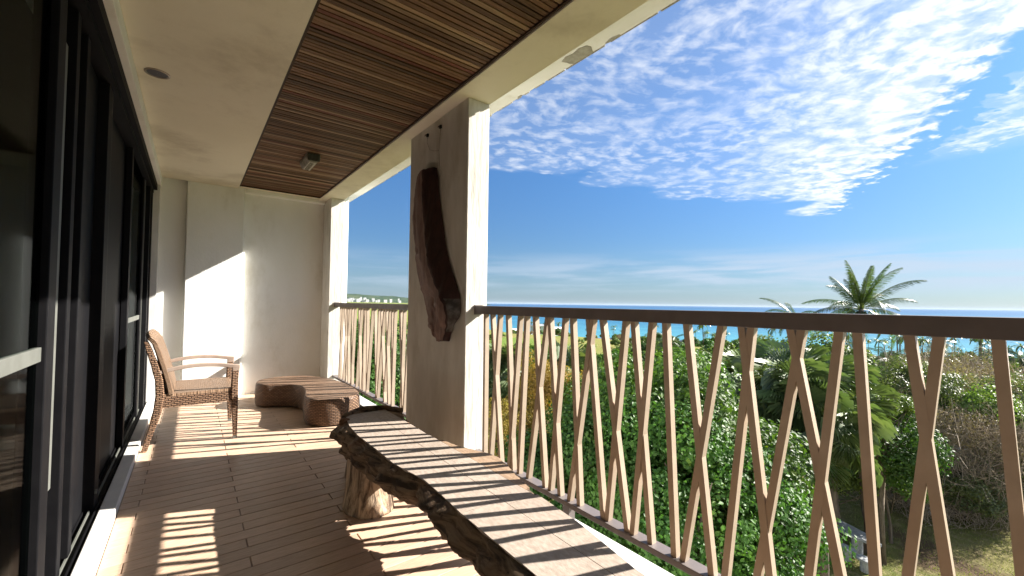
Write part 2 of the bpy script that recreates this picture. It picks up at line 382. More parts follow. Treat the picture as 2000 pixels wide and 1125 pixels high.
# ------------------------------------------------------------------ railings
XB = 1.509     # centre plane of the bars
def baluster(y_t, y_b, parent, k, zt=1.100, zb=.205):
    w_, d_ = .0113, .0145; ex = (k % 4-1.5)*.0013
    q = MB(); ang = math.atan2(y_t-y_b, zt-zb); wy = w_/math.cos(ang)
    q.add([(XB+ex+sx*d_, yy+sy*wy, zz) for zz, yy in ((zb, y_b), (zt, y_t)) for sx, sy in ((-1, -1), (1, -1), (1, 1), (-1, 1))],
          [(3, 2, 1, 0), (4, 5, 6, 7), (0, 1, 5, 4), (1, 2, 6, 5), (2, 3, 7, 6), (3, 0, 4, 7)])
    return q.build('baluster', bar_m, parent)
near_bars = [(2.224, 2.218), (2.153, 2.04), (2.072, 2.154), (1.992, 1.923), (1.869, 1.954), (1.812, 1.863), (1.742, 1.645), (1.64, 1.784), (1.618, 1.527), (1.506, 1.601), (1.455, 1.397), (1.351, 1.251), (1.319, 1.461), (1.264, 1.118), (1.135, 1.227), (1.094, 1.005), (1.002, 1.09), (0.941, 0.898), (0.852, 0.753), (0.721, 0.864), (0.649, 0.552), (0.618, 0.708), (0.502, 0.348), (0.473, 0.614), (0.377, 0.472), (0.335, 0.291), (0.228, 0.13), (0.173, 0.263), (0.075, 0.024),
  (-.02, .06), (-.07, -.16), (-.17, -.08), (-.25, -.29), (-.31, -.40), (-.36, -.26), (-.46, -.47), (-.53, -.62), (-.60, -.50), (-.68, -.77), (-.78, -.70), (-.85, -.90), (-.93, -1.03), (-1.02, -.94), (-1.12, -1.16), (-1.2, -1.30), (-1.30, -1.22), (-1.42, -1.5), (-1.55, -1.46), (-1.7, -1.78)]
nr = empty('railing', (0, 0, 0)); tag(nr, 'long brown metal balcony railing of leaning tan bars, nearest section right of the pillar', 'railing')
for k, (a, c) in enumerate(near_bars): baluster(a+.0055, c+.0055, nr, k)
q = MB(); q.box(1.482, 1.540, -1.9, 2.337, 1.1001, 1.153); q.build('top_rail', rail_m, nr, bevel=.002)
q = MB(); q.box(1.478, 1.540, -1.9, 2.337, .180, .2049); q.build('bottom_rail', rail_m, nr, bevel=.002)
for yy in (1.48, .2, -1.1):
    q = MB(); q.box(1.488, 1.53, yy-.022, yy+.022, .095, .1799); q.build('rail_foot', rail_m, nr)
q = MB(); q.box(1.4815, 1.5405, 2.326, 2.3365, 1.095, 1.1575); q.build('end_plate', rail_m, nr)
frl = empty('railing', (0, 0, 0)); tag(frl, 'shorter far balcony railing of crowded tan bars between pillar and back wall', 'railing')
rr = random.Random(11)
tops = [660+14.06**-1*c for c in (95, 150, 205, 262, 300, 348, 415, 487, 605, 665, 740, 775, 835, 970, 1030, 1145, 1215, 1300, 1355, 1440, 1520, 1590, 1750, 1835)]
def at_plane_x(px, py, X):
    d = rt*((px-1000)/813.2) - up*((py-572)/813.2) + fw
    return EYE + d*(X/d.x)
ys = [at_plane_x(p, 600, XB).y for p in tops]; ys = [yv for yv in ys if 3.27 < yv < 5.69]
for k, yt in enumerate(ys):
    yb = yt + (rr.uniform(.03, .15) if k % 2 else -rr.uniform(.02, .14)); yb = min(max(yb, 3.28), 5.69)
    baluster(yt, yb, frl, k)
for yt, yb in ((3.40, 3.50), (3.62, 3.52)): baluster(yt, yb, frl, 1)
q = MB(); q.box(1.482, 1.540, 3.25, 5.76, 1.1001, 1.153); q.build('top_rail', rail_m, frl, bevel=.002)
q = MB(); q.box(1.478, 1.540, 3.25, 5.76, .180, .2049); q.build('bottom_rail', rail_m, frl, bevel=.002)
for yy in (3.9, 5.1):
    q = MB(); q.box(1.488, 1.53, yy-.022, yy+.022, .095, .1799); q.build('rail_foot', rail_m, frl)
q = MB(); q.box(1.4815, 1.5405, 5.7495, 5.7595, 1.095, 1.1575); q.build('end_plate', rail_m, frl)

# ------------------------------------------------------------------ sliding doors
sd = empty('sliding_door', (-.38, 2, 0)); tag(sd, 'long black aluminium sliding glass door along the left side of the balcony', 'door')
def dbox(name, mat, boxes, parent=sd, bevel=0.0):
    q = MB()
    for x0, x1, y0, y1, z0, z1 in boxes: q.box(x0+.38, x1+.38, y0-2, y1-2, z0, z1)
    return q.build(name, mat, parent, bevel=bevel)
dbox('head_frame', black_m, [(-.52, -.335, -1.6, 6.038, 2.375, 2.439), (-.52, -.365, -1.6, 6.038, 2.34, 2.375)])
dbox('bottom_track', black_m, [(-.52, -.362, -1.6, 6.038, .0, .03)])
for xx in (-.38, -.405, -.43, -.46, -.49): dbox('track_rib', alu_m if xx == -.405 else black_m, [(xx, xx+.006, -1.6, 6.038, .03, .048)])
# near leaf: stile, glass, pale cross strip
g1 = dbox('glass_pane', glass_m, [(-.412, -.406, -.4, 2.07, .13, 2.34)])
dbox('stile', black_m, [(-.425, -.385, 2.07, 2.17, .05, 2.34)], bevel=.003)
dbox('stile', black_m, [(-.425, -.385, -.5, -.4, .05, 2.34)], bevel=.003)
dbox('bottom_rail', black_m, [(-.425, -.385, -.4, 2.07, .05, .13)], bevel=.003)
dbox('cross_strip', alu_m, [(-.416, -.396, -.4, 2.12, .955, 1.003)], bevel=.002)  # pale horizontal strip across the glass
dbox('interlock_stile', black_m, [(-.46, -.425, 2.13, 2.30, .05, 2.34)], bevel=.003)
dbox('pale_edge_strip', alu_m, [(-.425, -.412, 2.318, 2.352, .44, 2.16)])
dbox('screen_stile', black_m, [(-.47, -.395, 2.40, 2.46, .05, 2.34), (-.47, -.395, 2.60, 2.66, .05, 2.34)], bevel=.003)
dbox('screen_panel', black_m, [(-.44, -.43, 2.46, 3.20, .05, 2.34)])
dbox('lock_stile', black_m, [(-.455, -.385, 3.12, 3.25, .03, 2.34)], bevel=.003)
dbox('bright_edge_strip', alu_m, [(-.40, -.3865, 3.2505, 3.262, .03, 2.34)])  # pale strips stand in for the brightness along the stile edges
dbox('bright_edge_strip', alu_m, [(-.40, -.397, 2.4605, 2.468, .03, 2.2)])
q = MB(); q.tube([(-.006, .62+.52, .135), (0.003, .62+.52, .135)], .012, 12); q.build('lock_button', alu_m, sd)
# middle fixed dark leaf and far leaf
dbox('dark_leaf', black_m, [(-.45, -.435, 3.262, 4.40, .05, 2.34)])
dbox('glass_pane', glass_m, [(-.412, -.406, 4.42, 5.33, .10, 2.34)])
dbox('stile', black_m, [(-.43, -.392, 4.33, 4.42, .03, 2.34)], bevel=.003)
dbox('stile', black_m, [(-.43, -.392, 5.33, 5.44, .03, 2.34)], bevel=.003)
dbox('cross_strip', alu_m, [(-.416, -.396, 4.42, 5.33, .975, 1.015)], bevel=.002)
dbox('painted_lit_strip', material('painted lit glass', (.16, .20, .19), (.11, .14, .13), 3, rough=.4), [(-.42, -.41, 5.44, 5.70, .05, 2.34)])  # light on the glass painted as a pale opaque colour
dbox('bright_edge_strip', alu_m, [(-.41, -.39, 5.4405, 5.455, .03, 2.34)])  # bright edge put in as a pale colour
dbox('stile', black_m, [(-.43, -.37, 5.70, 5.80, .03, 2.34)], bevel=.003)
dbox('stile', black_m, [(-.43, -.37, 5.93, 6.039, .03, 2.34)], bevel=.003)
dbox('glass_pane', glass_m, [(-.412, -.406, 5.80, 5.93, .03, 2.34)])
structure('door_sill', white_m, [(-.361, -.2935, -1.6, 4.32, -.004, .052), (-.361, -.2935, 4.33, 6.119, -.004, .052), (-.385, -.361, -1.6, 6.038, -.02, .028)], .004)
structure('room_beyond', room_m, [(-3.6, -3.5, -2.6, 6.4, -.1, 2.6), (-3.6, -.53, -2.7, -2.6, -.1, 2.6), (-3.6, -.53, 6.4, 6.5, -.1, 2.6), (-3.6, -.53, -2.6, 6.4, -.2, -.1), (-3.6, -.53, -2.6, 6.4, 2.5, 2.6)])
# curtain behind the near glass
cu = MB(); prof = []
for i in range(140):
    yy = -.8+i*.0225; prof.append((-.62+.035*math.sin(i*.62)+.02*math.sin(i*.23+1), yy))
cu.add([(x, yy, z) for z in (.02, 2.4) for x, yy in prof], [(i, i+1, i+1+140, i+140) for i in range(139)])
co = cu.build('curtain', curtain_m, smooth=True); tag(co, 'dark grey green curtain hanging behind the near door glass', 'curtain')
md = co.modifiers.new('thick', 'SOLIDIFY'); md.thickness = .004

# ------------------------------------------------------------------ log bench
def nz(p, s=1.0, o=0.0): return noise.noise(Vector((p[0]*s+o, p[1]*s+o*1.7, p[2]*s-o)))
def fbm(p, s, o=0.0, oc=4):
    a = 0; k = 1
    for i in range(oc): a += nz(p, s*2**i, o+i*3.1)/2**i
    return a
def bark_material():
    m = bpy.data.materials.new('weathered log bark'); m.use_nodes = True; b = NB(m.node_tree); P = m.node_tree.nodes['Principled BSDF']
    tc = b.n('ShaderNodeTexCoord'); v = tc.outputs['Object']
    at = b.n('ShaderNodeAttribute', attribute_name='grain'); gv = at.outputs['Vector']
    n1 = b.noise(v, 5, 4); n2 = b.noise(gv, 1, 6, .65, .8); n3 = b.noise(v, 22, 5, .7)
    c = b.mix(b.ss(n2, .38, .62), (.045, .030, .020), (.24, .165, .105))
    c = b.mix(b.m('MULTIPLY', b.ss(n1, .52, .68), .55), c, (.20, .085, .035))
    c = b.mix(b.m('MULTIPLY', b.ss(n3, .6, .72), .6), c, (.36, .29, .21))
    c = b.mix(b.m('MULTIPLY', b.ss(n3, .42, .3), .85), c, (.014, .010, .008))
    b.link(c, P.inputs['Base Color']); P.inputs['Roughness'].default_value = .8; P.inputs['Specular IOR Level'].default_value = .25
    bn = b.n('ShaderNodeBump'); bn.inputs['Strength'].default_value = .9; bn.inputs['Distance'].default_value = .012
    h = b.m('ADD', b.m('MULTIPLY', n2, .7), b.m('MULTIPLY', n3, .4)); b.link(h, bn.inputs['Height']); b.link(bn.outputs[0], P.inputs['Normal'])
    return m
bark_m = bark_material()
def pale_bark():
    m = bark_m.copy(); m.name = 'pale split stump wood'
    return m
stump_m = bpy.data.materials.new('split stump wood'); stump_m.use_nodes = True
b = NB(stump_m.node_tree); P = stump_m.node_tree.nodes['Principled BSDF']; v = b.n('ShaderNodeTexCoord').outputs['Object']
n2 = b.noise(b.vmul(v, (1, 1, .13)), 26, 6, .68, .5); n3 = b.noise(v, 11, 4)
c = b.mix(b.ss(n2, .36, .62), (.075, .045, .028), (.52, .39, .26)); c = b.mix(b.m('MULTIPLY', b.ss(n3, .55, .7), .5), c, (.22, .12, .06))
b.link(c, P.inputs['Base Color']); P.inputs['Roughness'].default_value = .8
bn = b.n('ShaderNodeBump'); bn.inputs['Strength'].default_value = .9; bn.inputs['Distance'].default_value = .012; b.link(n2, bn.inputs['Height']); b.link(bn.outputs[0], P.inputs['Normal'])
top_m = material('pitted grey brown bench top', (.40, .335, .28), (.30, .245, .20), 75, (1, .45, 1), .6, bump=.5, bscale=90, stain=(.26, .205, .16), stain_s=3, stain_lo=.5, stain_hi=.85, spec=.3, detail=6, bdist=.003)
top_edge = material('orange brown live edge wood', (.36, .25, .17), (.25, .17, .11), 20, (3, 1, 1), .6, bump=.3, bscale=60, spec=.3)

bench = empty('log_bench', (.93, 1.6, 0)); tag(bench, 'long low log bench with flat top, rough bark side and stump legs', 'bench')
BT = .43
Lk = [(2.92, .97), (2.86, .87), (2.759, .80), (2.56, .765), (2.358, .751), (2.058, .757), (1.855, .756), (1.72, .775), (1.619, .792), (1.45, .785), (1.289, .774), (1.092, .77), (.878, .767), (.60, .76), (.30, .75), (.05, .78), (-.05, .9)]
Rk = [(2.92, 1.0), (2.86, 1.06), (2.76, 1.13), (2.68, 1.14), (2.556, 1.104), (2.35, 1.075), (2.156, 1.07), (2.0, 1.09), (1.853, 1.122), (1.76, 1.16), (1.692, 1.186), (1.60, 1.18), (1.50, 1.15), (1.40, 1.118), (1.234, 1.087), (.994, 1.062), (.728, 1.008), (.40, .98), (.05, .95), (-.05, .92)]
def interp(K, y):
    K = sorted(K); ys_ = [k[0] for k in K]; return float(np.interp(y, ys_, [k[1] for k in K]))
NS, NQ = 230, 46
verts = []; grain = []
for i in range(NS+1):
    y = 2.92 - 2.97*i/NS
    xl, xr = interp(Lk, y)+.004*math.sin(y*40), interp(Rk, y)+.004*math.sin(y*33+1)
    endf = min(1, (2.925-y)/.10+.15, (y+.055)/.1+.15)
    th = (.155+.035*math.sin(y*3.1+.5)+.03*nz((y*3, 0, 0)))*endf**.5
    bl_ = (.055+.02*nz((y*5, 3, 0)))*endf        # bark bulge left
    br_ = .03*endf
    if y > 2.6: bl_ += .02*min(1, (y-2.6)/.15)
    xc = (xl+xr)/2
    for j in range(NQ):
        a = j/NQ
        if a < .40:                     # left side going down
            t = a/.40
            x = xl - bl_*math.sin(math.pi*min(1, t*1.15))**.8 + max(0, t-.6)*.12; z = BT-.003 - th*t**.9
        elif a < .70:                   # underside
            t = (a-.40)/.30; x0_ = xl+.048; x = x0_+(xr-.05-x0_)*t; z = BT-.003-th-.012*math.sin(math.pi*t)
        elif a < .90:                   # right side going up
            t = (a-.70)/.20; x = xr-.05*(1-t)+br_*math.sin(math.pi*t); z = BT-.003-th*(1-t)
        else:                           # top (hidden below the top boards)
            t = (a-.90)/.10; x = xr+(xl-xr)*t; z = BT-.003
        p = Vector((x, y, z))
        if .01 < a < .90:
            amp = min(1, (BT-z)/.03)
            d = fbm((x*1.2, y*1.0, z*2.2), 7.5, 2, 5)*.028 + abs(nz((x, y*.6, z), 26, 5))*.016*0.9
            nx = -1 if a < .40 else (0 if a < .70 else 1); nzz = -1 if .30 < a < .75 else 0
            p += Vector((nx*d*amp, fbm((x, y, z), 14, 9, 3)*.008*amp, nzz*d))
        verts.append(p); grain.append((y*5, z*38, x*12))
fs = []
for i in range(NS):
    for j in range(NQ):
        a = i*NQ+j; c = i*NQ+(j+1) % NQ; fs.append((a, c, c+NQ, a+NQ))
fs += [tuple(range(NQ-1, -1, -1)), tuple(range(NS*NQ, NS*NQ+NQ))]
q = MB(); q.add([p-bench.location for p in verts], fs)
log = q.build('log_slab', bark_m, bench, smooth=True, uvs=False)
def set_grain(o, g):
    at = o.data.attributes.new('grain', 'FLOAT_VECTOR', 'POINT'); at.data.foreach_set('vector', [c for p in g for c in p])
set_grain(log, grain)
# top boards: seams run lengthwise
def strip(name, fa, fb, y0, y1, mat, z1=BT, n=60, gap=.0012, jag=0.0):
    L = []; R = []
    for i in range(n+1):
        y = y0+(y1-y0)*i/n
        L.append((fa(y)+gap, y)); R.append((fb(y)-gap+jag*fbm((0, y, 0), 18, 7, 3), y))
    q = MB(); n_ = n+1
    vs = []
    for z in (BT-.010, z1):
        vs += [(x-bench.location.x, y-bench.location.y, z) for x, y in L] + [(x-bench.location.x, y-bench.location.y, z) for x, y in R]
    f = []
    for i in range(n):
        f += [(2*n_+i, 2*n_+i+1, 3*n_+i+1, 3*n_+i), (i, i+1, 2*n_+i+1, 2*n_+i), (n_+i, n_+i+1, 3*n_+i+1, 3*n_+i)]
    f += [(0, n_, 3*n_, 2*n_), (n, n_+n, 3*n_+n, 2*n_+n)]
    q.add(vs, f); return q.build(name, mat, bench, uvs=False)
fl_ = lambda y: interp(Lk, y)-.004; fr_ = lambda y: interp(Rk, y)
s1 = lambda y: .965-.018*(2.3-y); s2 = lambda y: min(1.075+.0*(y), interp(Rk, y)-.02)
YE = 2.875
strip('top_board', fl_, s1, -.03, 1.28-.001, top_m, jag=0); strip('top_board', fl_, s1, 1.28+.001, 2.05, top_m); strip('top_board', fl_, s1, 2.052, YE-.06, top_m)
strip('top_board', s1, fr_, -.03, 1.234, top_m); strip('top_board', s1, lambda y: min(1.075, interp(Rk, y)), 1.236, 2.05, top_m); strip('top_board', s1, lambda y: min(1.075, interp(Rk, y)), 2.052, YE-.06, top_m)
strip('edge_board', lambda y: 1.0765, lambda y: max(1.078, interp(Rk, y)+.006), 1.30, 2.02, top_edge, z1=BT-.0015, jag=.01)
# far end bark lip
q = MB(); pts = []
for i in range(16):
    t = i/15; y = 2.79+.11*math.sin(math.pi*t)**.8 - .05*t; x = .80+.36*t
    pts.append((x-bench.location.x, y-bench.location.y+fbm((x, 0, 0), 12)*.01, BT-.006+.012*math.sin(math.pi*t)+fbm((x, 1, 0), 20)*.004))
q.tube(pts, [(.022, .022)]*16, 8); lip = q.build('bark_lip', bark_m, bench, smooth=True, uvs=False); set_grain(lip, [(p.co.y*5, p.co.z*38, p.co.x*12) for p in lip.data.vertices])
def stump(name, cx, cy, rx, ry, z1, seed, flare=.12, tilt=(0, 0), ridge=.02):
    q = MB(); rings = []
    for i in range(26):
        t = i/25; z = z1*t; ring = []
        f = 1+flare*(1-t)**3*.6 + .05*math.sin(t*5+seed)
        for j in range(56):
            a = 2*math.pi*j/56
            r = 1+ridge*6*fbm((math.cos(a)*1.3, math.sin(a)*1.3, z*.8), 1.6, seed, 3)*.5+ridge*1.2*nz((math.cos(a)*7, math.sin(a)*7, z*2), 1, seed)
            ring.append((cx+tilt[0]*t+math.cos(a)*rx*f*r-bench.location.x, cy+tilt[1]*t+math.sin(a)*ry*f*r-bench.location.y, z+.0005))
        rings.append(ring)
    q.loft(rings); return q.build(name, stump_m, bench, smooth=True, uvs=False)
stump('stump_leg', .835, 2.42, .125, .165, .40, 3, tilt=(.03, .06))
stump('stump_leg', .95, 2.86, .10, .13, .33, 8, tilt=(-.04, -.12))
stump('stump_leg', .86, .95, .13, .17, .33, 5)
knot = q = MB(); q.tube([(.79, 2.72, .31), (.765, 2.70, .36), (.765, 2.71, .40), (.80, 2.74, .425)], [.05, .062, .055, .03], 14)
q.v = [((x-bench.location.x)+fbm((x, y, z), 16)*.018, (y-bench.location.y)+fbm((y, x, z), 16)*.018, z+fbm((z, x, y), 16)*.012) for x, y, z in q.v]
kn = q.build('bark_knot', bark_m, bench, smooth=True, uvs=False); kn.modifiers.new('s', 'SUBSURF').levels = 1
set_grain(kn, [(p.co.y*5, p.co.z*38, p.co.x*12) for p in kn.data.vertices])

# ------------------------------------------------------------------ wicker ottoman
ot = empty('wicker_ottoman', (1.05, 4.85, 0)); tag(ot, 'low curved brown wicker ottoman by the back wall under the far railing', 'ottoman')
ctrl = [(.585, 5.42), (.64, 5.60), (.80, 5.70), (1.00, 5.70), (1.20, 5.55), (1.34, 5.22), (1.395, 4.80), (1.39, 4.42), (1.325, 4.19), (1.16, 4.11), (1.00, 4.14), (.905, 4.25), (.885, 4.42), (.935, 4.68), (.955, 4.92), (.89, 5.10), (.76, 5.20), (.64, 5.27)]
def closed_spline(P, n=5):
    out = []; N = len(P)
    for i in range(N):
        p0, p1_, p2_, p3 = [Vector((*P[(i+k) % N], 0)) for k in (-1, 0, 1, 2)]
        for k in range(n):
            t = k/n; out.append(.5*((2*p1_)+(-p0+p2_)*t+(2*p0-5*p1_+4*p2_-p3)*t*t+(-p0+3*p1_-3*p2_+p3)*t**3))
    return out
out = closed_spline(ctrl); cen = sum(out, Vector())/len(out)
def offset_ring(R, d):
    N = len(R); res = []
    for i in range(N):
        t = (R[(i+1) % N]-R[i-1]).normalized(); nrm = Vector((t.y, -t.x, 0)); res.append(R[i]-nrm*d)
    return res
area = sum(out[i].x*out[(i+1) % len(out)].y-out[(i+1) % len(out)].x*out[i].y for i in range(len(out)))
sg = 1 if area > 0 else -1
q = MB(); HO = .255
lev = [(.012, .004), (.03, 0), (HO*.5, -.006), (HO-.03, 0), (HO-.008, .006), (HO-.001, .014)]
rings = [[(p.x-1.05, p.y-4.85, z) for p in offset_ring(out, d*sg)] for z, d in lev]
q.loft(rings, cap=False)
side = q.build('wicker_side', wicker, ot, uvs=False)
ul = side.data.uv_layers.new(name='UVMap'); N = len(out); arc = [0]
for i in range(N): arc.append(arc[-1]+(out[(i+1) % N]-out[i]).length)
for p in side.data.polygons:
    idx = [side.data.loops[li].vertex_index for li in p.loop_indices]; js = [i % N for i in idx]; wrap = 0 in js and N-1 in js
    for li, vi, j in zip(p.loop_indices, idx, js):
        ul.data[li].uv = (arc[N] if (wrap and j == 0) else arc[j], side.data.vertices[vi].co.z)
side.data.shade_smooth()
q = MB(); q.add([(x, y, HO-.001) for x, y, z in rings[-1]], [tuple(range(N))])
q.build('wicker_top', weave('ottoman top weave', (.36, .225, .14), (.26, .155, .095), (.05, .03, .018), .036, .0145), ot)
for x, y in ((.72, 5.42), (1.28, 5.2), (1.28, 4.3), (1.02, 4.25)):
    q = MB(); q.tube([(x-1.05, y-4.85, 0), (x-1.05, y-4.85, .013)], .02, 10); q.build('foot', dark_m, ot)

# ------------------------------------------------------------------ wicker armchair
Y0, Y1 = 4.22, 4.90
ch = empty('wicker_armchair', (0, (Y0+Y1)/2, 0)); tag(ch, 'brown wicker armchair with greyed wooden arms facing the railing', 'armchair')
OY = (Y0+Y1)/2
def leg_rear(y):
    q = MB(); pts = [(-.262, 0), (-.238, .10), (-.212, .20), (-.190, .30), (-.178, .42), (-.186, .54), (-.215, .66), (-.252, .78), (-.272, .845)]
    rad = [(.017, .017), (.019, .019), (.023, .022), (.027, .024), (.028, .026), (.026, .026), (.022, .024), (.018, .022), (.012, .018)]
    rings = []
    for i, ((x, z), (a, c)) in enumerate(zip(pts, rad)):
        t = (Vector((pts[min(i+1, 8)][0]-pts[max(i-1, 0)][0], 0, pts[min(i+1, 8)][1]-pts[max(i-1, 0)][1]))).normalized(); nn = Vector((t.z, 0, -t.x))
        rings.append([Vector((x, y-OY, z))+nn*a*sx+Vector((0, 1, 0))*c*sy for sx, sy in ((-1, -.6), (-.7, -1), (.7, -1), (1, -.6), (1, .6), (.7, 1), (-.7, 1), (-1, .6))])
    q.loft(rings); return q.build('leg', wicker, ch)
for y in (Y0+.028, Y1-.028): leg_rear(y)
for y in (Y0+.028, Y1-.028):
    q = MB(); rings = []
    for z, a, x in ((.012, .014, .318), (.10, .017, .316), (.30, .024, .309), (.42, .027, .305), (.575, .024, .310)):
        rings.append([(x+sx*a, y-OY+sy*a, z) for sx, sy in ((-1, -.6), (-.7, -1), (.7, -1), (1, -.6), (1, .6), (.7, 1), (-.7, 1), (-1, .6))])
    q.loft(rings); lg = q.build('leg', wicker, ch)
    q = MB(); q.loft([[(.318+sx*.0145, y-OY+sy*.0145, z) for sx, sy in ((-1, -1), (1, -1), (1, 1), (-1, 1))] for z in (.0, .030)]); q.build('leg_cap', alu_m, lg)
    # arm: slightly arched flat bar with a dropped front end
    q = MB(); rings = []
    for k in range(13):
        t = k/12; x = -.205+.545*t; z = .593+.038*math.sin(math.pi*min(1, t*1.05))**.9+.014*t; w_ = .020+.004*t; h = .0145 if t > .02 else .012
        rings.append([(x, y-OY-w_, z-h), (x, y-OY+w_, z-h), (x, y-OY+w_, z+h), (x, y-OY-w_, z+h)])
    q.loft(rings); q.box(.286, .339, y-OY-.0235, y-OY+.0235, .560, .600)
    arm = q.build('arm', armwood, ch, bevel=.004)
    q = MB(); q.tube([(-.196, y-OY-.0215, .592), (-.196, y-OY-.0235, .592)], .006, 10); q.build('bolt', dark_m, arm)
    q = MB(); xs_ = [-.17+.46*i/8 for i in range(9)]
    q.box(-.165, .29, y-OY-.016, y-OY+.016, .322, .418); q.build('apron', wicker, ch)
q = MB(); q.box(.285, .318, Y0+.05-OY, Y1-.05-OY, .330, .405); q.build('apron', wicker, ch)
q = MB(); q.box(-.18, -.155, Y0+.05-OY, Y1-.05-OY, .330, .405); q.build('apron', wicker, ch)
# seat: a softly dished panel rolling over the front
q = MB(); nx_, ny_ = 24, 14; vs = []
for i in range(nx_+1):
    t = i/nx_; x = -.165+.505*t
    for j in range(ny_+1):
        s_ = j/ny_; y = Y0+.012-OY+(Y1-Y0-.024)*s_
        z = .428-.010*math.sin(math.pi*s_)*math.sin(math.pi*t)
        if t > .88: z -= .05*((t-.88)/.12)**2
        vs.append((min(x, .326), y, z))
q.add(vs, [(i*(ny_+1)+j, (i+1)*(ny_+1)+j, (i+1)*(ny_+1)+j+1, i*(ny_+1)+j+1) for i in range(nx_) for j in range(ny_)])
seat = q.build('seat', wicker_top, ch); md = seat.modifiers.new('thick', 'SOLIDIFY'); md.thickness = .022; md.offset = -1
# backrest: woven panel, slightly curved, rounded upper corners
q = MB(); nu, nv = 22, 20; vs = []
for i in range(nu+1):
    t = i/nu
    for j in range(nv+1):
        s_ = j/nv; y = Y0+.004-OY+(Y1-Y0-.008)*s_
        ztop = .888-.030*(abs(2*s_-1))**8
        z = .415+(ztop-.415)*t; k = (z-.415)/.47
        x = -.128-.125*k**1.25-.02*math.sin(math.pi*s_)*k
        if t > .93: x -= .02*((t-.93)/.07)
        vs.append((x, y, z))
q.add(vs, [(i*(nv+1)+j, (i+1)*(nv+1)+j, (i+1)*(nv+1)+j+1, i*(nv+1)+j+1) for i in range(nu) for j in range(nv)])
bk = q.build('backrest', wicker_top, ch); md = bk.modifiers.new('thick', 'SOLIDIFY'); md.thickness = .034; md.offset = 1; bk.modifiers.new('b', 'BEVEL').width = .006

# ------------------------------------------------------------------ driftwood on the pillar
dr_l = material('grey pink driftwood face', (.26, .17, .145), (.16, .10, .085), 7, (6, 6, .8), .75, bump=.6, bscale=22, bstretch=(6, 6, .7), stain=(.24, .17, .15), stain_s=5, stain_lo=.5, stain_hi=.75)
dr_d = material('dark maroon driftwood side', (.055, .024, .021), (.03, .014, .013), 7, (4, 4, 1), .6, bump=.6, bscale=24, stain=(.10, .07, .06), stain_s=9, stain_lo=.58, stain_hi=.8)
dr_g = material('grey broken driftwood end', (.17, .155, .14), (.05, .042, .038), 16, rough=.85, bump=.8, bscale=40)
dw = empty('driftwood_slab', (1.36, 2.65, 1.5)); tag(dw, 'long curved dark driftwood slab hanging on the shaded pillar face by thin wires', 'wall decoration')
# (z, y left outline, y ridge, y right outline)
prof = [(2.160, 2.915, 2.86, 2.665), (2.145, 2.945, 2.875, 2.660), (2.09, 2.975, 2.870, 2.640), (1.98, 3.015, 2.852, 2.622), (1.85, 3.020, 2.836, 2.590), (1.72, 3.005, 2.812, 2.550), (1.60, 2.980, 2.786, 2.515), (1.50, 2.955, 2.750, 2.480),
        (1.42, 2.930, 2.705, 2.435), (1.34, 2.908, 2.650, 2.385), (1.28, 2.865, 2.605, 2.345), (1.22, 2.825, 2.540, 2.318), (1.17, 2.800, 2.490, 2.300), (1.12, 2.775, 2.465, 2.296), (1.07, 2.750, 2.455, 2.318), (1.03, 2.735, 2.460, 2.370), (.985, 2.690, 2.478, 2.405), (.94, 2.635, 2.490, 2.425), (.905, 2.565, 2.500, 2.440)]
q = MB(); n1_, n2_ = 14, 10; rows = []
zs = [p[0] for p in prof][::-1]
NZ = 90
ZZ = [2.160-(2.160-.905)*i/NZ for i in range(NZ+1)]
col_ = lambda k, z: float(np.interp(z, zs, [p[k] for p in prof][::-1]))
for z in ZZ:
    yl, yr_, ye = col_(1, z)*1.04, col_(2, z), col_(3, z)*1.035; row = []
    XF = 1.338-.012*math.sin((z-.9)*2.4)
    if z < 1.2: XF -= .012*math.sin((1.2-z)/.3*math.pi)
    for k in range(n1_+1):
        t = k/n1_; row.append(Vector((1.404-(1.404-XF)*min(1, t*1.25)**.55+.006*math.sin(t*9+z*3)*t, yl+(yr_-yl)*t, z)))
    for k in range(1, n2_+1):
        t = k/n2_; row.append(Vector((XF+(1.404-XF)*t**1.4, yr_+(ye-yr_)*t, z)))
    row2 = []
    for k, p in enumerate(row):
        low = 1+2.2*max(0, (1.3-z)/.4)
        d = fbm((p.x, p.y*2.2, p.z*.5), 9, 1, 4)*.010*low + (.012*low*min(0, nz((p.y*22, p.z*2.2, 3)))) + (-.010 if abs(p.y-(yl+(yr_-yl)*.42)) < .007 and z > 1.55 and k < n1_ else 0)
        row2.append(p+Vector((-d if 0 < k < len(row)-1 else 0, fbm((p.z*3, p.y, 0), 5, 4, 3)*.008, (fbm((p.y*6, 0, 0), 3, 5)*.02 if z in (ZZ[0], ZZ[-1]) else 0))))
    rows.append([v-Vector(dw.location) for v in row2] + [Vector((1.408, ye+.005, z))-Vector(dw.location), Vector((1.408, yl-.005, z))-Vector(dw.location)])
K = len(rows[0]); vs = [p for r in rows for p in r]; q.v = [tuple(p) for p in vs]
for i in range(NZ):
    for k in range(K):
        a = i*K+k; c = i*K+(k+1) % K; q.f.append((a, c, c+K, a+K)); zmid = ZZ[i]
        q.mi.append(0 if k < n1_ else (2 if (.98 < zmid < 1.20 and k >= n1_+2) else 1))
q.f += [tuple(range(K)), tuple(range(NZ*K+K-1, NZ*K-1, -1))]; q.mi += [1, 1]
wood_o = q.build('wood', [dr_l, dr_d, dr_g], dw, smooth=True, uvs=False); wood_o.modifiers.new('es', 'EDGE_SPLIT').split_angle = math.radians(38)
def wire(pts): 
    q = MB(); q.tube([Vector(p)-Vector(dw.location) for p in pts], .0016, 5); return q.build('wire', wire_m, dw)
wire([(1.408, 2.716, 2.45), (1.405, 2.722, 2.36), (1.404, 2.727, 2.28), (1.404, 2.715, 2.18), (1.403, 2.70, 2.08)])
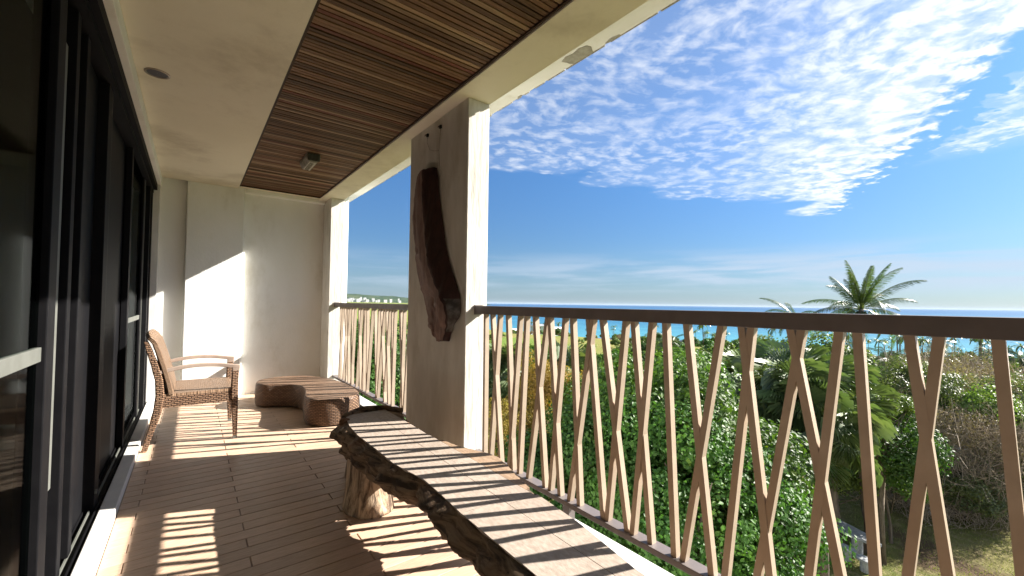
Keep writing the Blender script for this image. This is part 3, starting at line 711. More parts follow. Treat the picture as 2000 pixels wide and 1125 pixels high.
wire([(1.408, 2.929, 2.455), (1.404, 2.925, 2.40), (1.404, 2.875, 2.33), (1.404, 2.80, 2.30), (1.404, 2.735, 2.285)])
for y, z, s_ in ((2.929, 2.458, 'left'), (2.716, 2.455, 'right')):
    h = MB(); h.box(-.012, 0, -.012, .012, -.010, .012); h.tube([(-.012, 0, .004), (-.024, 0, .0), (-.026, 0, -.012)], .003, 6)
    o = h.build('wall_hook', black_m); o.location = (1.4135, y, z)
    tag(o, 'small black wall hook on the pillar, the one farther from its lit edge' if s_ == 'left' else 'small black wall hook on the pillar, the one nearer its lit edge', 'hook', 'wall hooks above the driftwood')
#MARK3

# ================================================================== landscape
R8 = np.random.default_rng(5)
def at(px, py, d):
    """point at horizontal distance d from the eye along the direction of a picture point"""
    v = rt*((px-1000)/813.2) - up*((py-572)/813.2) + fw
    return EYE + v*(d/math.hypot(v.x, v.y))
def coast(y):
    return np.interp(y, [-3000, -200, 0, 350, 1000, 4500, 9000], [500, 390, 338, 250, 500, 2750, 3600])
def ground(x, y):
    t = coast(y)-x
    z = np.interp(t, [-400, -20, 0, 80, 168, 296, 700, 3000], [-45, -31, -27.7, -22, -14.5, -8.1, -8, 10])
    d = np.hypot(x, y)
    z = z + np.where(d > 45, 1, 0)*np.minimum(1, np.maximum(0, (d-45)/60))*np.minimum(1, np.maximum(0, t/60))*(.9*np.sin(x*.031+1)*np.cos(y*.027)+.5*np.sin(x*.083+y*.06))
    return z
def gz(x, y): return float(ground(np.array(float(x)), np.array(float(y))))
# ground sheet
na, rads = 220, np.concatenate([[0, 6], np.geomspace(10, 1500, 110), np.geomspace(1700, 60000, 30)])
ang = np.linspace(0, 2*np.pi, na, endpoint=False)
X = rads[:, None]*np.sin(ang)[None]; Y = rads[:, None]*np.cos(ang)[None]; ZG = ground(X, Y)
ZG = np.where(rads[:, None] > 9000, np.minimum(ZG, -8), ZG)
v_ = np.stack([X, Y, ZG], -1).reshape(-1, 3)
q = MB(); q.v = [tuple(p) for p in v_.tolist()]
for i in range(len(rads)-1):
    for j in range(na):
        a = i*na+j; c = i*na+(j+1) % na; q.f.append((a, c, c+na, a+na))
q.mi = [0]*len(q.f)
gm = bpy.data.materials.new('grassy ground'); gm.use_nodes = True; b = NB(gm.node_tree); P = gm.node_tree.nodes['Principled BSDF']
v = b.n('ShaderNodeNewGeometry').outputs['Position']
c = b.mix(b.ss(b.noise(v, .55, 5), .35, .65), (.115, .135, .035), (.18, .165, .06))
c = b.mix(b.ss(b.noise(v, 2.5, 5, .7), .45, .7), c, (.23, .195, .095))
far = b.n('ShaderNodeVectorMath', operation='LENGTH'); b.link(v, far.inputs[0])
fieldc = b.mix(b.ss(b.noise(v, .03, 5, .6), .4, .6), (.13, .19, .035), (.20, .19, .055))
c = b.mix(b.ss(far.outputs['Value'], 38, 60), c, fieldc)
c = b.mix(b.m('MULTIPLY', b.ss(b.noise(v, .3, 4), .54, .66), b.ss(far.outputs['Value'], 60, 30)), c, (.10, .07, .04))
b.link(c, P.inputs['Base Color']); P.inputs['Roughness'].default_value = .95; P.inputs['Specular IOR Level'].default_value = .1
bn = b.n('ShaderNodeBump'); bn.inputs['Strength'].default_value = 1; bn.inputs['Distance'].default_value = .12; b.link(b.noise(v, 7, 5, .7), bn.inputs['Height']); b.link(bn.outputs[0], P.inputs['Normal'])
tag(q.build('ground', gm, smooth=True, uvs=False), kind='structure')

# sea
sm = bpy.data.materials.new('sea water'); sm.use_nodes = True; b = NB(sm.node_tree); P = sm.node_tree.nodes['Principled BSDF']
v = b.n('ShaderNodeNewGeometry').outputs['Position']; sp_ = b.n('ShaderNodeSeparateXYZ'); b.link(v, sp_.inputs[0])
ln = b.n('ShaderNodeVectorMath', operation='LENGTH'); b.link(v, ln.inputs[0])
wavy = b.m('ADD', ln.outputs['Value'], b.m('MULTIPLY', b.noise(b.vmul(v, (1, .35, 1)), .006, 4), 260))
c = b.mix(b.ss(wavy, 430, 900), (.06, .24, .29), (.02, .13, .22)); c = b.mix(b.ss(wavy, 900, 5200), c, (.008, .065, .17))
st = b.noise(b.vmul(v, (.055, .012, 1)), 1.2, 4, .6)
c = b.mix(b.m('MULTIPLY', b.ss(st, .5, .7), .35), c, (.10, .36, .44))
foam = b.m('MULTIPLY', b.ss(b.noise(b.vmul(v, (.12, .02, 1)), 1, 5, .65), .60, .68), b.ss(wavy, 560, 420))
c = b.mix(b.m('MULTIPLY', foam, .8), c, (.7, .75, .75))
b.link(c, P.inputs['Base Color']); P.inputs['Roughness'].default_value = .32; P.inputs['Specular IOR Level'].default_value = .35; P.inputs['IOR'].default_value = 1.33
bn = b.n('ShaderNodeBump'); bn.inputs['Strength'].default_value = .8; bn.inputs['Distance'].default_value = .8
b.link(b.noise(b.vmul(v, (.16, .05, .1)), 1, 6, .65), bn.inputs['Height']); b.link(bn.outputs[0], P.inputs['Normal'])
q = MB(); NS_ = 256; RS = [0, 150, 400, 1200, 4000, 12000, 40000, 95000]
q.v = [(r*math.sin(2*math.pi*j/NS_), r*math.cos(2*math.pi*j/NS_), -28) for r in RS for j in range(NS_)]
for i in range(len(RS)-1):
    for j in range(NS_):
        a = i*NS_+j; c_ = i*NS_+(j+1) % NS_; q.f.append((a, c_, c_+NS_, a+NS_))
q.mi = [0]*len(q.f)
tag(q.build('sea', sm, uvs=False), kind='structure')

# ---- foliage helpers
def leaf_mat(name, c1, c2, c3=None, rough=.38, trans=.35, spec=.5):
    m = bpy.data.materials.new(name); m.use_nodes = True; b = NB(m.node_tree); P = m.node_tree.nodes['Principled BSDF']
    a = b.n('ShaderNodeAttribute', attribute_name='tint'); oi = b.n('ShaderNodeObjectInfo')
    f = a.outputs['Fac']; c = b.mix(f, c1, c2)
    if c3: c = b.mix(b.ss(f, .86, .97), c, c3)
    wn = b.n('ShaderNodeTexWhiteNoise', noise_dimensions='1D'); b.link(oi.outputs['Random'], wn.inputs['W'])
    hs = b.n('ShaderNodeHueSaturation'); b.link(b.m('ADD', .485, b.m('MULTIPLY', wn.outputs['Value'], .03)), hs.inputs['Hue'])
    b.link(b.m('ADD', .75, b.m('MULTIPLY', oi.outputs['Random'], .5)), hs.inputs['Value']); hs.inputs['Saturation'].default_value = 1; b.link(c, hs.inputs['Color']); c = hs.outputs[0]
    b.link(c, P.inputs['Base Color']); P.inputs['Roughness'].default_value = rough; P.inputs['Specular IOR Level'].default_value = spec
    tr = b.n('ShaderNodeBsdfTranslucent'); b.link(b.mix(1, c, (1.15, 1.3, .5), 'MULTIPLY'), tr.inputs[0])
    mx = b.n('ShaderNodeMixShader'); mx.inputs[0].default_value = trans; b.link(P.outputs[0], mx.inputs[1]); b.link(tr.outputs[0], mx.inputs[2])
    b.link(mx.outputs[0], m.node_tree.nodes['Material Output'].inputs[0]); return m
L_dark = leaf_mat('glossy dark green leaves', (.030, .085, .016), (.095, .185, .030), (.27, .37, .06), .5, .32, .32)
L_mid = leaf_mat('mid green leaves', (.06, .11, .022), (.15, .21, .042), (.30, .34, .08), .5, .35, .32)
L_vine = leaf_mat('creeper leaves', (.06, .10, .028), (.16, .19, .065), (.36, .33, .17), .45, .32, .45)
L_light = leaf_mat('light green leaves', (.10, .17, .025), (.21, .28, .045), (.30, .34, .06), .42, .35, .4)
L_orange = leaf_mat('yellow orange autumn foliage', (.25, .20, .035), (.36, .19, .055), (.36, .36, .07), .5, .35, .3)
L_dry = leaf_mat('dry brown green foliage', (.20, .165, .085), (.33, .245, .15), (.42, .34, .22), .6, .25, .25)
L_palm = leaf_mat('palm fronds', (.045, .085, .022), (.12, .17, .045), (.26, .25, .11), .34, .25, .6)
L_fan = leaf_mat('fan palm leaves', (.06, .105, .038), (.16, .205, .085), (.34, .34, .2), .42, .18, .4)
trunk_m = material('grey brown trunk', (.20, .16, .12), (.11, .085, .065), 9, (1, 1, .3), .85, bump=.6, bscale=20, bdist=.02)
twig_m = material('dry twigs', (.42, .34, .25), (.28, .215, .155), 8, rough=.85)
def mesh_np(name, V, F, mats, tint=None, mi=None):
    """V (n,3), F (m,k) same k"""
    me = bpy.data.meshes.new(name); k = F.shape[1]; m_ = len(F)
    me.vertices.add(len(V)); me.vertices.foreach_set('co', V.astype(np.float32).ravel())
    me.loops.add(m_*k); me.loops.foreach_set('vertex_index', F.astype(np.int32).ravel())
    me.polygons.add(m_); me.polygons.foreach_set('loop_start', np.arange(0, m_*k, k, dtype=np.int32))
    if mi is not None: me.polygons.foreach_set('material_index', mi.astype(np.int32))
    for x in mats: me.materials.append(x)
    if tint is not None:
        a = me.attributes.new('tint', 'FLOAT', 'POINT'); a.data.foreach_set('value', tint.astype(np.float32))
    me.update(calc_edges=True); return me
def leaves_at(Pn, Nn, size, asp=.42, rng=R8, fold=.25, jitter=.35):
    """folded diamond leaves at points with rough normals -> V, F (tris), per vertex tint"""
    n = len(Pn); N_ = Nn+rng.normal(0, jitter, (n, 3)); N_ /= np.linalg.norm(N_, axis=1, keepdims=True)
    D = rng.normal(0, 1, (n, 3)); D[:, 2] -= .7; D -= (D*N_).sum(1, keepdims=True)*N_; D /= np.linalg.norm(D, axis=1, keepdims=True)
    B = np.cross(N_, D); s = size*rng.uniform(.6, 1.25, (n, 1))
    base = Pn-D*s*.5; tip = Pn+D*s*.5-N_*s*.08; l = Pn-D*s*.05+B*s*asp+N_*s*fold*.4; r = Pn-D*s*.05-B*s*asp+N_*s*fold*.4
    V = np.stack([base, l, tip, r], 1).reshape(-1, 3); i = np.arange(n)*4
    F = np.concatenate([np.stack([i, i+2, i+1], 1), np.stack([i, i+3, i+2], 1)]); t = np.repeat(rng.random(n), 4)
    return V, F, t
def clumpy(n, K, R, rc, rng, bottom=-.55, hollow=.75):
    """points through clumps spread over an ellipsoid shell"""
    c = rng.normal(0, 1, (K, 3)); c /= np.linalg.norm(c, axis=1, keepdims=True); c[:, 2] = np.where(c[:, 2] < bottom, -c[:, 2]*.6, c[:, 2])
    c *= rng.uniform(hollow, 1.08, (K, 1)); C_ = c*np.array(R)*.82
    rs = rc*rng.uniform(.55, 1.25, K); k = rng.choice(K, n, p=rs**2/(rs**2).sum())
    d = rng.normal(0, 1, (n, 3)); d /= np.linalg.norm(d, axis=1, keepdims=True); rad = rs[k][:, None]*rng.uniform(.55, 1.05, (n, 1))
    P_ = C_[k]+d*rad*np.array([1, 1, .78]); nn = d*.8+C_[k]/np.array(R)*.5; nn[:, 2] += .35
    return P_, nn, k
def crown_mesh(name, n, K, R, rc, size, mat, asp=.42, seed=1, bottom=-.55, hollow=.75, jitter=.4):
    rng = np.random.default_rng(seed); P_, N_, k = clumpy(n, K, R, rc, rng, bottom, hollow)
    V, F, t = leaves_at(P_, N_/np.linalg.norm(N_, axis=1, keepdims=True), size, asp, rng, jitter=jitter)
    ct = rng.random(K)[k].repeat(4); t = np.clip(t*.40+ct*.45+.15*np.clip(V[:, 2]/R[2], -1, 1)*.5+.05, 0, 1)  # tint rises with height: lit crown tops painted into the leaf colour
    return mesh_np(name, V, F, [mat], t)
def branches(R, h0, seed, trunk_r=.16, nb=9, h=8):
    rng = random.Random(seed); q = MB()
    top = Vector((rng.uniform(-.3, .3), rng.uniform(-.3, .3), 0))
    q.tube([(0, 0, -h), (rng.uniform(-.1, .1), rng.uniform(-.1, .1), -h*.6), (rng.uniform(-.2, .2), 0, -h*.25), tuple(top)], [trunk_r*1.25, trunk_r, trunk_r*.8, trunk_r*.5], 9)
    for i in range(nb):
        a = rng.uniform(0, 6.28); zz = rng.uniform(-h*.45, -.1*h); e = Vector((math.cos(a)*R[0]*.75, math.sin(a)*R[1]*.75, rng.uniform(-.3, .6)*R[2]))
        st = Vector((0, 0, zz)); mid = (st+e)/2+Vector((rng.uniform(-.3, .3), rng.uniform(-.3, .3), -.1*R[2]))
        q.tube([st, mid, e], [trunk_r*.5, trunk_r*.3, trunk_r*.08], 6)
    return q
def obj_of(name, me, parent=None):
    o = bpy.data.objects.new(name, me); COL.objects.link(o)
    if parent: o.parent = parent
    return o
TRUNKS = {}
def plant(kind, crown_me, loc, R, label, cat='tree', group=None, trunk=True, scale=1.0, rz=None, h=None, tr=.16, seed=1):
    """a tree whose crown centre is at loc; trunk reaches the ground"""
    rz = RND.uniform(0, 6.28) if rz is None else rz
    e = empty(kind, (loc.x, loc.y, loc.z), rz); e.scale = (scale,)*3
    obj_of('crown', crown_me, e)
    if trunk:
        gh = max(.3, (loc.z-gz(loc.x, loc.y))/scale+.1); key = (crown_me.name, round(gh))
        if key not in TRUNKS: TRUNKS[key] = branches(R, 0, seed, tr, 9, gh+.2).build('trunk', trunk_m, e, smooth=True, uvs=False).data
        else: obj_of('trunk', TRUNKS[key], e)
    tag(e, label, cat, group); return e

C_ficus = crown_mesh('crown ficus', 46000, 85, (3.2, 3.2, 3.1), .80, .118, L_dark, .33, 3)
C_ficus2 = crown_mesh('crown ficus b', 26000, 48, (2.3, 2.3, 2.3), .66, .112, L_dark, .33, 4)
C_mid = crown_mesh('crown broadleaf', 12000, 40, (3.4, 3.4, 2.6), .9, .20, L_mid, .36, 6)
C_light = crown_mesh('crown light', 9000, 26, (1.9, 1.9, 1.1), .55, .13, L_light, .36, 8, bottom=-.3)
C_orange = crown_mesh('crown feathery', 20000, 44, (1.6, 1.6, 2.6), .5, .12, L_orange, .12, 9, bottom=-.9)
C_bush = crown_mesh('crown shrub', 8000, 26, (1.7, 1.7, 1.2), .62, .12, L_mid, .36, 10, bottom=-.4)
C_vine = crown_mesh('crown vine mound', 17000, 60, (3.1, 3.1, 2.4), .7, .125, L_vine, .38, 12, bottom=-.4)
C_dry = crown_mesh('crown dry shrub', 6500, 46, (3.0, 3.0, 2.0), .8, .11, L_dry, .2, 14, bottom=-.5)
C_far = crown_mesh('crown distant tree', 1500, 16, (3.2, 3.2, 2.3), 1.2, .62, L_mid, .45, 16, bottom=-.4)
C_far2 = crown_mesh('crown distant shrub', 800, 11, (2.4, 2.4, 1.3), .9, .5, L_light, .45, 17, bottom=-.2)
C_far3 = crown_mesh('crown distant dry shrub', 1100, 13, (2.8, 2.8, 1.6), 1.0, .5, L_dry, .3, 18, bottom=-.2)
C_dfar = crown_mesh('crown distant dark tree', 1500, 15, (3.0, 3.0, 2.8), 1.2, .58, L_dark, .45, 19, bottom=-.5)

near_trees = [
 ('broadleaf_tree', C_ficus, 1270, 905, 11.8, 3.2, 'big glossy dark green tree filling the view right of the pillar bars', 1.0),
 ('broadleaf_tree', C_ficus2, 1370, 935, 10.5, 2.3, 'glossy dark green tree in front of the fan palms, right of the biggest one', 1.0),
 ('broadleaf_tree', C_ficus2, 1390, 1120, 10.2, 2.3, 'low glossy dark tree whose top shows at the foot of the railing by the lawn', .85),
 ('broadleaf_tree', C_ficus2, 1120, 960, 10.5, 2.3, 'dark glossy tree low behind the bench bulge, under the yellow feathery tree', .9),
 ('broadleaf_tree', C_ficus, 1340, 1010, 9.6, 3.2, 'dark glossy tree lowest against the balcony, below the biggest one', .8),
 ('broadleaf_tree', C_ficus, 740, 790, 15, 3.2, 'dark glossy tree seen through the crowded far railing bars', .95),
 ('broadleaf_tree', C_mid, 665, 745, 24, 3.4, 'mid green tree behind the far railing next to the corner column', 1.0),
 ('broadleaf_tree', C_mid, 1578, 726, 38, 3.4, 'bushy mid green tree rising behind the fan palms', 1.15),
 ('broadleaf_tree', C_mid, 1500, 716, 46, 3.4, 'bushy green tree left of the one behind the fan palms', 1.1),
 ('broadleaf_tree', C_ficus2, 1690, 868, 21, 2.3, 'dark green tree right of the fan palm trunk over the stone table', .95),
 ('broadleaf_tree', C_light, 1722, 795, 20.5, 1.9, 'light green flat topped tree above the dark one by the palm', .55),
 ('feathery_tree', C_orange, 1062, 835, 13.5, 1.6, 'feathery yellow and orange autumn tree just right of the pillar', 1.0),
 ('feathery_tree', C_orange, 985, 905, 12.5, 1.6, 'feathery orange brown tree tight against the pillar edge, left of the yellow one', .8),
 ('shrub', C_light, 1045, 735, 34, 1.9, 'light green shrub in the field edge behind the feathery tree', 1.1),
 ('vine_mound', C_vine, 1785, 850, 35, 3.1, 'upper vine covered green mound behind the stone table', .8),
 ('vine_mound', C_vine, 1900, 880, 30, 3.1, 'upper vine covered mound right of the one behind the table', .85),
 ('vine_mound', C_vine, 2030, 860, 36, 3.1, 'upper vine covered mound cut by the right edge of the view', .9),
 ('vine_mound', C_vine, 1765, 940, 27, 3.1, 'low creeper mound at the lawn edge just right of the table', .62),
 ('vine_mound', C_vine, 1850, 950, 27.5, 3.1, 'low creeper mound with bare stems at the middle of the lawn edge', .7),
 ('vine_mound', C_vine, 1950, 925, 31, 3.1, 'low creeper mound at the lawn edge under the last bar', .72),
 ('shrub', C_vine, 1775, 765, 31, 3.1, 'rounded glossy shrub above the white shed roof', .8),
 ('dry_shrub', C_dry, 1870, 790, 33, 3.0, 'brown twiggy dry shrub right of the shed roof', 1.0),
 ('dry_shrub', C_dry, 1960, 785, 38, 3.0, 'brown twiggy dry shrub farther right near the last bar', 1.2),
 ('dry_shrub', C_dry, 1840, 742, 52, 3.0, 'pale brown dry thicket below the small palms', 1.5),
 ('dry_shrub', C_dry, 1880, 850, 27.5, 3.0, 'brown twiggy dry shrub low behind the lawn edge mounds', .75),
 ('dry_shrub', C_dry, 1975, 850, 30, 3.0, 'dry brown shrub between the last bar and the creeper mounds', .8),
 ('shrub', C_bush, 1930, 815, 29, 1.7, 'small green shrub among the brown twigs', 1.0),
 ('shrub', C_vine, 1990, 800, 33, 3.1, 'green creeper covered shrub at the right edge behind the twigs', .8),
 ('shrub', C_bush, 1660, 760, 33, 1.7, 'green shrub at the foot of the tall coconut palm', 1.3),
 ('shrub', C_bush, 1640, 940, 21.5, 1.7, 'dark shrub in the shade left of the stone table', .8),
 ('shrub', C_bush, 1740, 940, 22.5, 1.7, 'dark shrub in the shade right of the stone table', .8),
 ('shrub', C_bush, 1705, 900, 26, 1.7, 'shaded shrub hiding the back of the garden behind the table', 1.2),
 ('shrub', C_bush, 1600, 905, 24, 1.7, 'shaded shrub beside the fan palm trunk', 1.2),
]
for kind, me, px, py, d, R_, lab, sc in near_trees:
    loc = at(px, py, d); RR = {1.7: (1.7, 1.7, 1.2), 3.1: (3.1, 3.1, 2.0), 3.0: (3, 3, 2), 1.9: (1.9, 1.9, 1.1), 1.6: (1.6, 1.6, 2.6), 2.3: (2.3,)*3, 3.2: (3.2,)*3, 3.4: (3.4, 3.4, 2.6)}[R_]
    plant(kind, me, loc, RR, lab, 'tree' if 'tree' in kind else 'shrub', scale=sc, tr=.16 if 'tree' in kind else .07, seed=int(px))

# twiggy branches of the dry shrubs
def twig_mesh(seed, n=1500, R=(3.2, 3.2, 2.6)):
    rng = np.random.default_rng(seed); V = []; F = []
    for i in range(n):
        a = rng.uniform(0, 6.28); el = rng.uniform(.1, 1.4); L = rng.uniform(.5, 1.9)
        p = np.array([rng.uniform(-1, 1)*R[0]*.7, rng.uniform(-1, 1)*R[1]*.7, rng.uniform(-.9, .35)*R[2]])
        d = np.array([math.cos(a)*math.cos(el), math.sin(a)*math.cos(el), math.sin(el)]); bend = rng.normal(0, .25, 3); w = rng.uniform(.008, .022)
        s = np.cross(d, [.3, .2, 1]); s /= np.linalg.norm(s); t = np.cross(s, d)
        pts = [p, p+d*L*.5, p+d*L+bend*L]; n0 = len(V)
        for k, pt in enumerate(pts):
            ww = w*(1-.35*k); V += [pt+s*ww, pt-s*ww*.5+t*ww*.87, pt-s*ww*.5-t*ww*.87]
        for k in range(2):
            for j in range(3): F.append((n0+k*3+j, n0+k*3+(j+1) % 3, n0+k*3+3+(j+1) % 3, n0+k*3+3+j))
    return mesh_np('twigs', np.array(V), np.array(F), [twig_m], np.zeros(len(V)))
tw = twig_mesh(3)
for o in [o for o in list(bpy.data.objects) if o.name.startswith(('dry_shrub', 'vine_mound')) and o.type == 'EMPTY']:
    t = obj_of('twigs', tw, o); t['kind'] = 'stuff'

# ---- palms
def frond_mesh(name, L, droop, seed, mat, nl=46, ll=.62, up0=.5, wl=.028):
    """pinnate frond along +x starting upward at angle up0, bending down by droop"""
    rng = np.random.default_rng(seed); pts = []; p = np.zeros(3); a = up0; n = 22
    for i in range(n+1):
        pts.append(p.copy()); a -= droop/n*(.5+1.2*i/n); p = p+np.array([math.cos(a), 0, math.sin(a)])*L/n
    pts = np.array(pts); V = []; F = []; T = []
    def quad(a_, b_, c_, d_, t): V.extend([a_, b_, c_, d_]); k = len(V)-4; F.append((k, k+1, k+2, k+3)); T.extend([t]*4)
    for i in range(n):
        w = .035*(1-i/n)+.006
        for sgn in (1, -1):
            quad(pts[i]+[0, sgn*w, 0], pts[i+1]+[0, sgn*w*.95, 0], pts[i+1]+[0, 0, w], pts[i]+[0, 0, w], .9)
    for i in range(nl):
        t = .14+.86*i/(nl-1); f = t*n; k = min(n-1, int(f)); c = pts[k]+(pts[k+1]-pts[k])*(f-k); tan = pts[k+1]-pts[k]; tan /= np.linalg.norm(tan)
        ln_ = ll*math.sin(math.pi*min(1, .12+t*.86))**.6*rng.uniform(.8, 1.1)
        for sgn in (1, -1):
            d = np.array([0, sgn, 0])*.75+tan*(.55+.3*t)+np.array([0, 0, -.28-rng.uniform(0, .35)]); d /= np.linalg.norm(d)
            e = c+d*ln_*.6; e2 = c+d*ln_+np.array([0, 0, -.22*ln_]); w = wl*rng.uniform(.7, 1.1); wv = tan*w; tt = rng.uniform(0, .85)
            quad(c-wv*.6, c+wv*.6, e+wv, e-wv, tt); quad(e-wv, e+wv, e2+wv*.1, e2-wv*.1, tt)
    return mesh_np(name, np.array(V), np.array(F), [mat], np.array(T))
def palm_trunk(h, r, lean, name='trunk', parent=None, ringy=True):
    q = MB(); n = 26; pts = []; rad = []
    for i in range(n+1):
        t = i/n; pts.append((lean[0]*(t**1.6-1), lean[1]*(t**1.6-1), -h*(1-t))); rad.append(r*(1.35-.55*t**.5)*(1+(.06 if i % 2 else 0)))
    q.tube(pts, rad, 10); return q.build(name, trunk_m, parent, smooth=True, uvs=False)
FR = [frond_mesh('frond', 3.7, .95, 1, L_palm, 84, .50, wl=.017), frond_mesh('frond', 3.7, 1.7, 2, L_palm, 84, .56, wl=.017), frond_mesh('frond', 3.0, .45, 3, L_palm, 80, .48, wl=.018), frond_mesh('frond', 3.3, 2.4, 4, L_palm, 80, .55, wl=.017)]
def coconut(loc, scale, label, spec=None, seed=0, lean=(.6, .3)):
    e = empty('coconut_palm', loc); e.scale = (scale,)*3; r = random.Random(seed)
    spec = spec or [(r.uniform(0, 6.28), r.uniform(-.5, 1.1), r.choice((0, 1, 1, 3))) for _ in range(19)]
    for az, el, k in spec:
        o = obj_of('frond', FR[k], e); o.rotation_euler = Euler((r.uniform(-.35, .35), -el+.5, az), 'XYZ'); s_ = r.uniform(.85, 1.08); o.scale = (s_,)*3
    palm_trunk((loc.z-gz(loc.x, loc.y))/scale+.2, .16, lean, 'trunk', e)
    q = MB()
    for i in range(7):
        a = i*.9; q.tube([(math.cos(a)*.2, math.sin(a)*.2, -.12), (math.cos(a)*.22, math.sin(a)*.22, -.3), (math.cos(a)*.2, math.sin(a)*.2, -.42)], [.05, .11, .04], 8)
    q.build('coconut_cluster', L_palm, e, smooth=True, uvs=False)
    tag(e, label, 'palm tree'); return e
V_AZ = math.atan2(rt.y, rt.x)            # azimuth of the picture's right-hand direction (as rotation about z)
def pic(a, el, k, depth=0.0): return (V_AZ+(0 if abs(a) <= 90 else math.pi)+depth, el, k)
spec = [pic(0, .42, 0, .2), pic(180, .25, 0, -.2), pic(0, .72, 0, .5), pic(0, .95, 0, -.3), pic(180, .9, 0, .3), pic(180, 1.25, 2, .5), pic(0, 1.35, 2, 1.2), pic(180, 1.45, 2, 0), pic(0, 1.3, 2, -1.0), pic(180, .55, 0, -.9), pic(0, .15, 1, -.5),
        pic(0, -.05, 1, .1), pic(180, -.1, 1, .1), pic(0, -.3, 3, .8), pic(180, -.35, 3, -.7), pic(0, -.4, 3, -.7), pic(0, .2, 1, 1.3), pic(0, .2, 1, 1.9), pic(180, .1, 1, -1.4), pic(0, -.5, 3, 1.6), pic(180, .7, 1, 1.2), pic(0, 1.5, 2, .3), pic(180, 1.5, 2, 1.4), pic(0, 1.1, 2, 1.5), pic(180, 1.05, 2, -1.5), pic(0, 1.2, 0, -1.5), pic(180, .45, 0, .4), pic(0, .6, 0, -.1)]
coconut(at(1682, 604, 31), .92, 'tallest coconut palm, its crown spreading above the rail against the sky', spec, 4)
coconut(at(1553, 620, 42), .8, 'coconut palm just left of the tallest one, crown half hidden by the rail', None, 9)
coconut(at(1836, 694, 60), 1.05, 'coconut palm with long drooping fronds right of the tallest one', None, 12)
coconut(at(1312, 668, 75), 1.1, 'coconut palm above the big dark tree, against the turquoise sea', None, 15)
coconut(at(1995, 700, 60), 1.0, 'coconut palm at the right edge near the last bar', None, 18)
coconut(at(1733, 700, 75), 1.0, 'short coconut palm between two bars right of the tallest one', None, 22)
# fan palms
def fan_mesh(seed, nseg=44, R=.95, pet=1.1):
    rng = np.random.default_rng(seed); V = []; F = []; T = []
    def quad(a_, b_, c_, d_, t): V.extend([a_, b_, c_, d_]); k = len(V)-4; F.append((k, k+1, k+2, k+3)); T.extend([t]*4)
    pt = np.array([pet, 0, 0.]); w = .02
    for s in (1, -1): quad(np.array([0, s*w, -.01]), pt+[0, s*w*.6, 0], pt+[0, 0, w], np.array([0, 0, w]), .8)
    for i in range(nseg):
        a0 = -2.1+4.2*i/nseg; a1 = -2.1+4.2*(i+1)/nseg; am = (a0+a1)/2; r = R*(.78+.22*math.cos(am*.7))*rng.uniform(.92, 1.06)
        dd = lambda a, rr_, z: pt+np.array([math.cos(a)*rr_, math.sin(a)*rr_, z]); cup = .10
        z1 = -.02-.10*abs(math.sin(am)); ridge = .03*(1 if i % 2 else -1)
        quad(pt, dd(a0, r*.55, z1-ridge+cup), dd(am, r*.62, z1+ridge+cup), dd(a1, r*.55, z1-ridge+cup), .1+.5*rng.random())
        tipz = -.12-.30*rng.random()-.1*abs(am)
        quad(dd(a0, r*.55, z1-ridge+cup), dd(am, r*1.0, tipz*.5), dd(am+.02, r*1.05, tipz), dd(a1, r*.55, z1-ridge+cup), .3+.6*rng.random())
    return mesh_np('fan_leaf', np.array(V), np.array(F), [L_fan], np.array(T))
FAN = [fan_mesh(k) for k in range(4)]
def fan_palm(loc, scale, label, n=34, seed=0, trunk=True):
    e = empty('fan_palm', loc); e.scale = (scale,)*3; r = random.Random(seed)
    for i in range(n):
        o = obj_of('fan_leaf', FAN[i % 4], e); el = r.uniform(-.75, 1.25); o.rotation_euler = Euler((r.uniform(-.4, .4), -el, i*2.4+r.uniform(-.3, .3)), 'XYZ'); s_ = r.uniform(.8, 1.15); o.scale = (s_,)*3
    if trunk: palm_trunk((loc.z-gz(loc.x, loc.y))/scale+.2, .13, (.15, .1), 'trunk', e)
    tag(e, label, 'palm tree'); return e
fan_palm(at(1545, 782, 15.5), 1.0, 'nearest fan palm with a bare trunk, left of the tallest coconut palm', 40, 1)
fan_palm(at(1605, 835, 15), .85, 'fan palm with hanging leaves, lower right of the nearest one', 34, 2)
fan_palm(at(1480, 762, 20), 1.0, 'fan palm left of and behind the nearest fan palm', 32, 3)
fan_palm(at(1625, 765, 21), .95, 'fan palm behind the hanging one, below the tallest coconut palm', 30, 4)
fan_palm(at(975, 735, 20), 1.0, 'fan palm next to the pillar over the orange tree', 30, 5)
fan_palm(at(1105, 745, 19), .9, 'fan palm between the pillar and the big dark tree', 30, 6)
fan_palm(at(1175, 760, 17), .8, 'low fan palm touching the left of the big dark tree', 26, 7)
fan_palm(at(785, 750, 20), .9, 'fan palm behind the far railing beside the pillar', 26, 8)

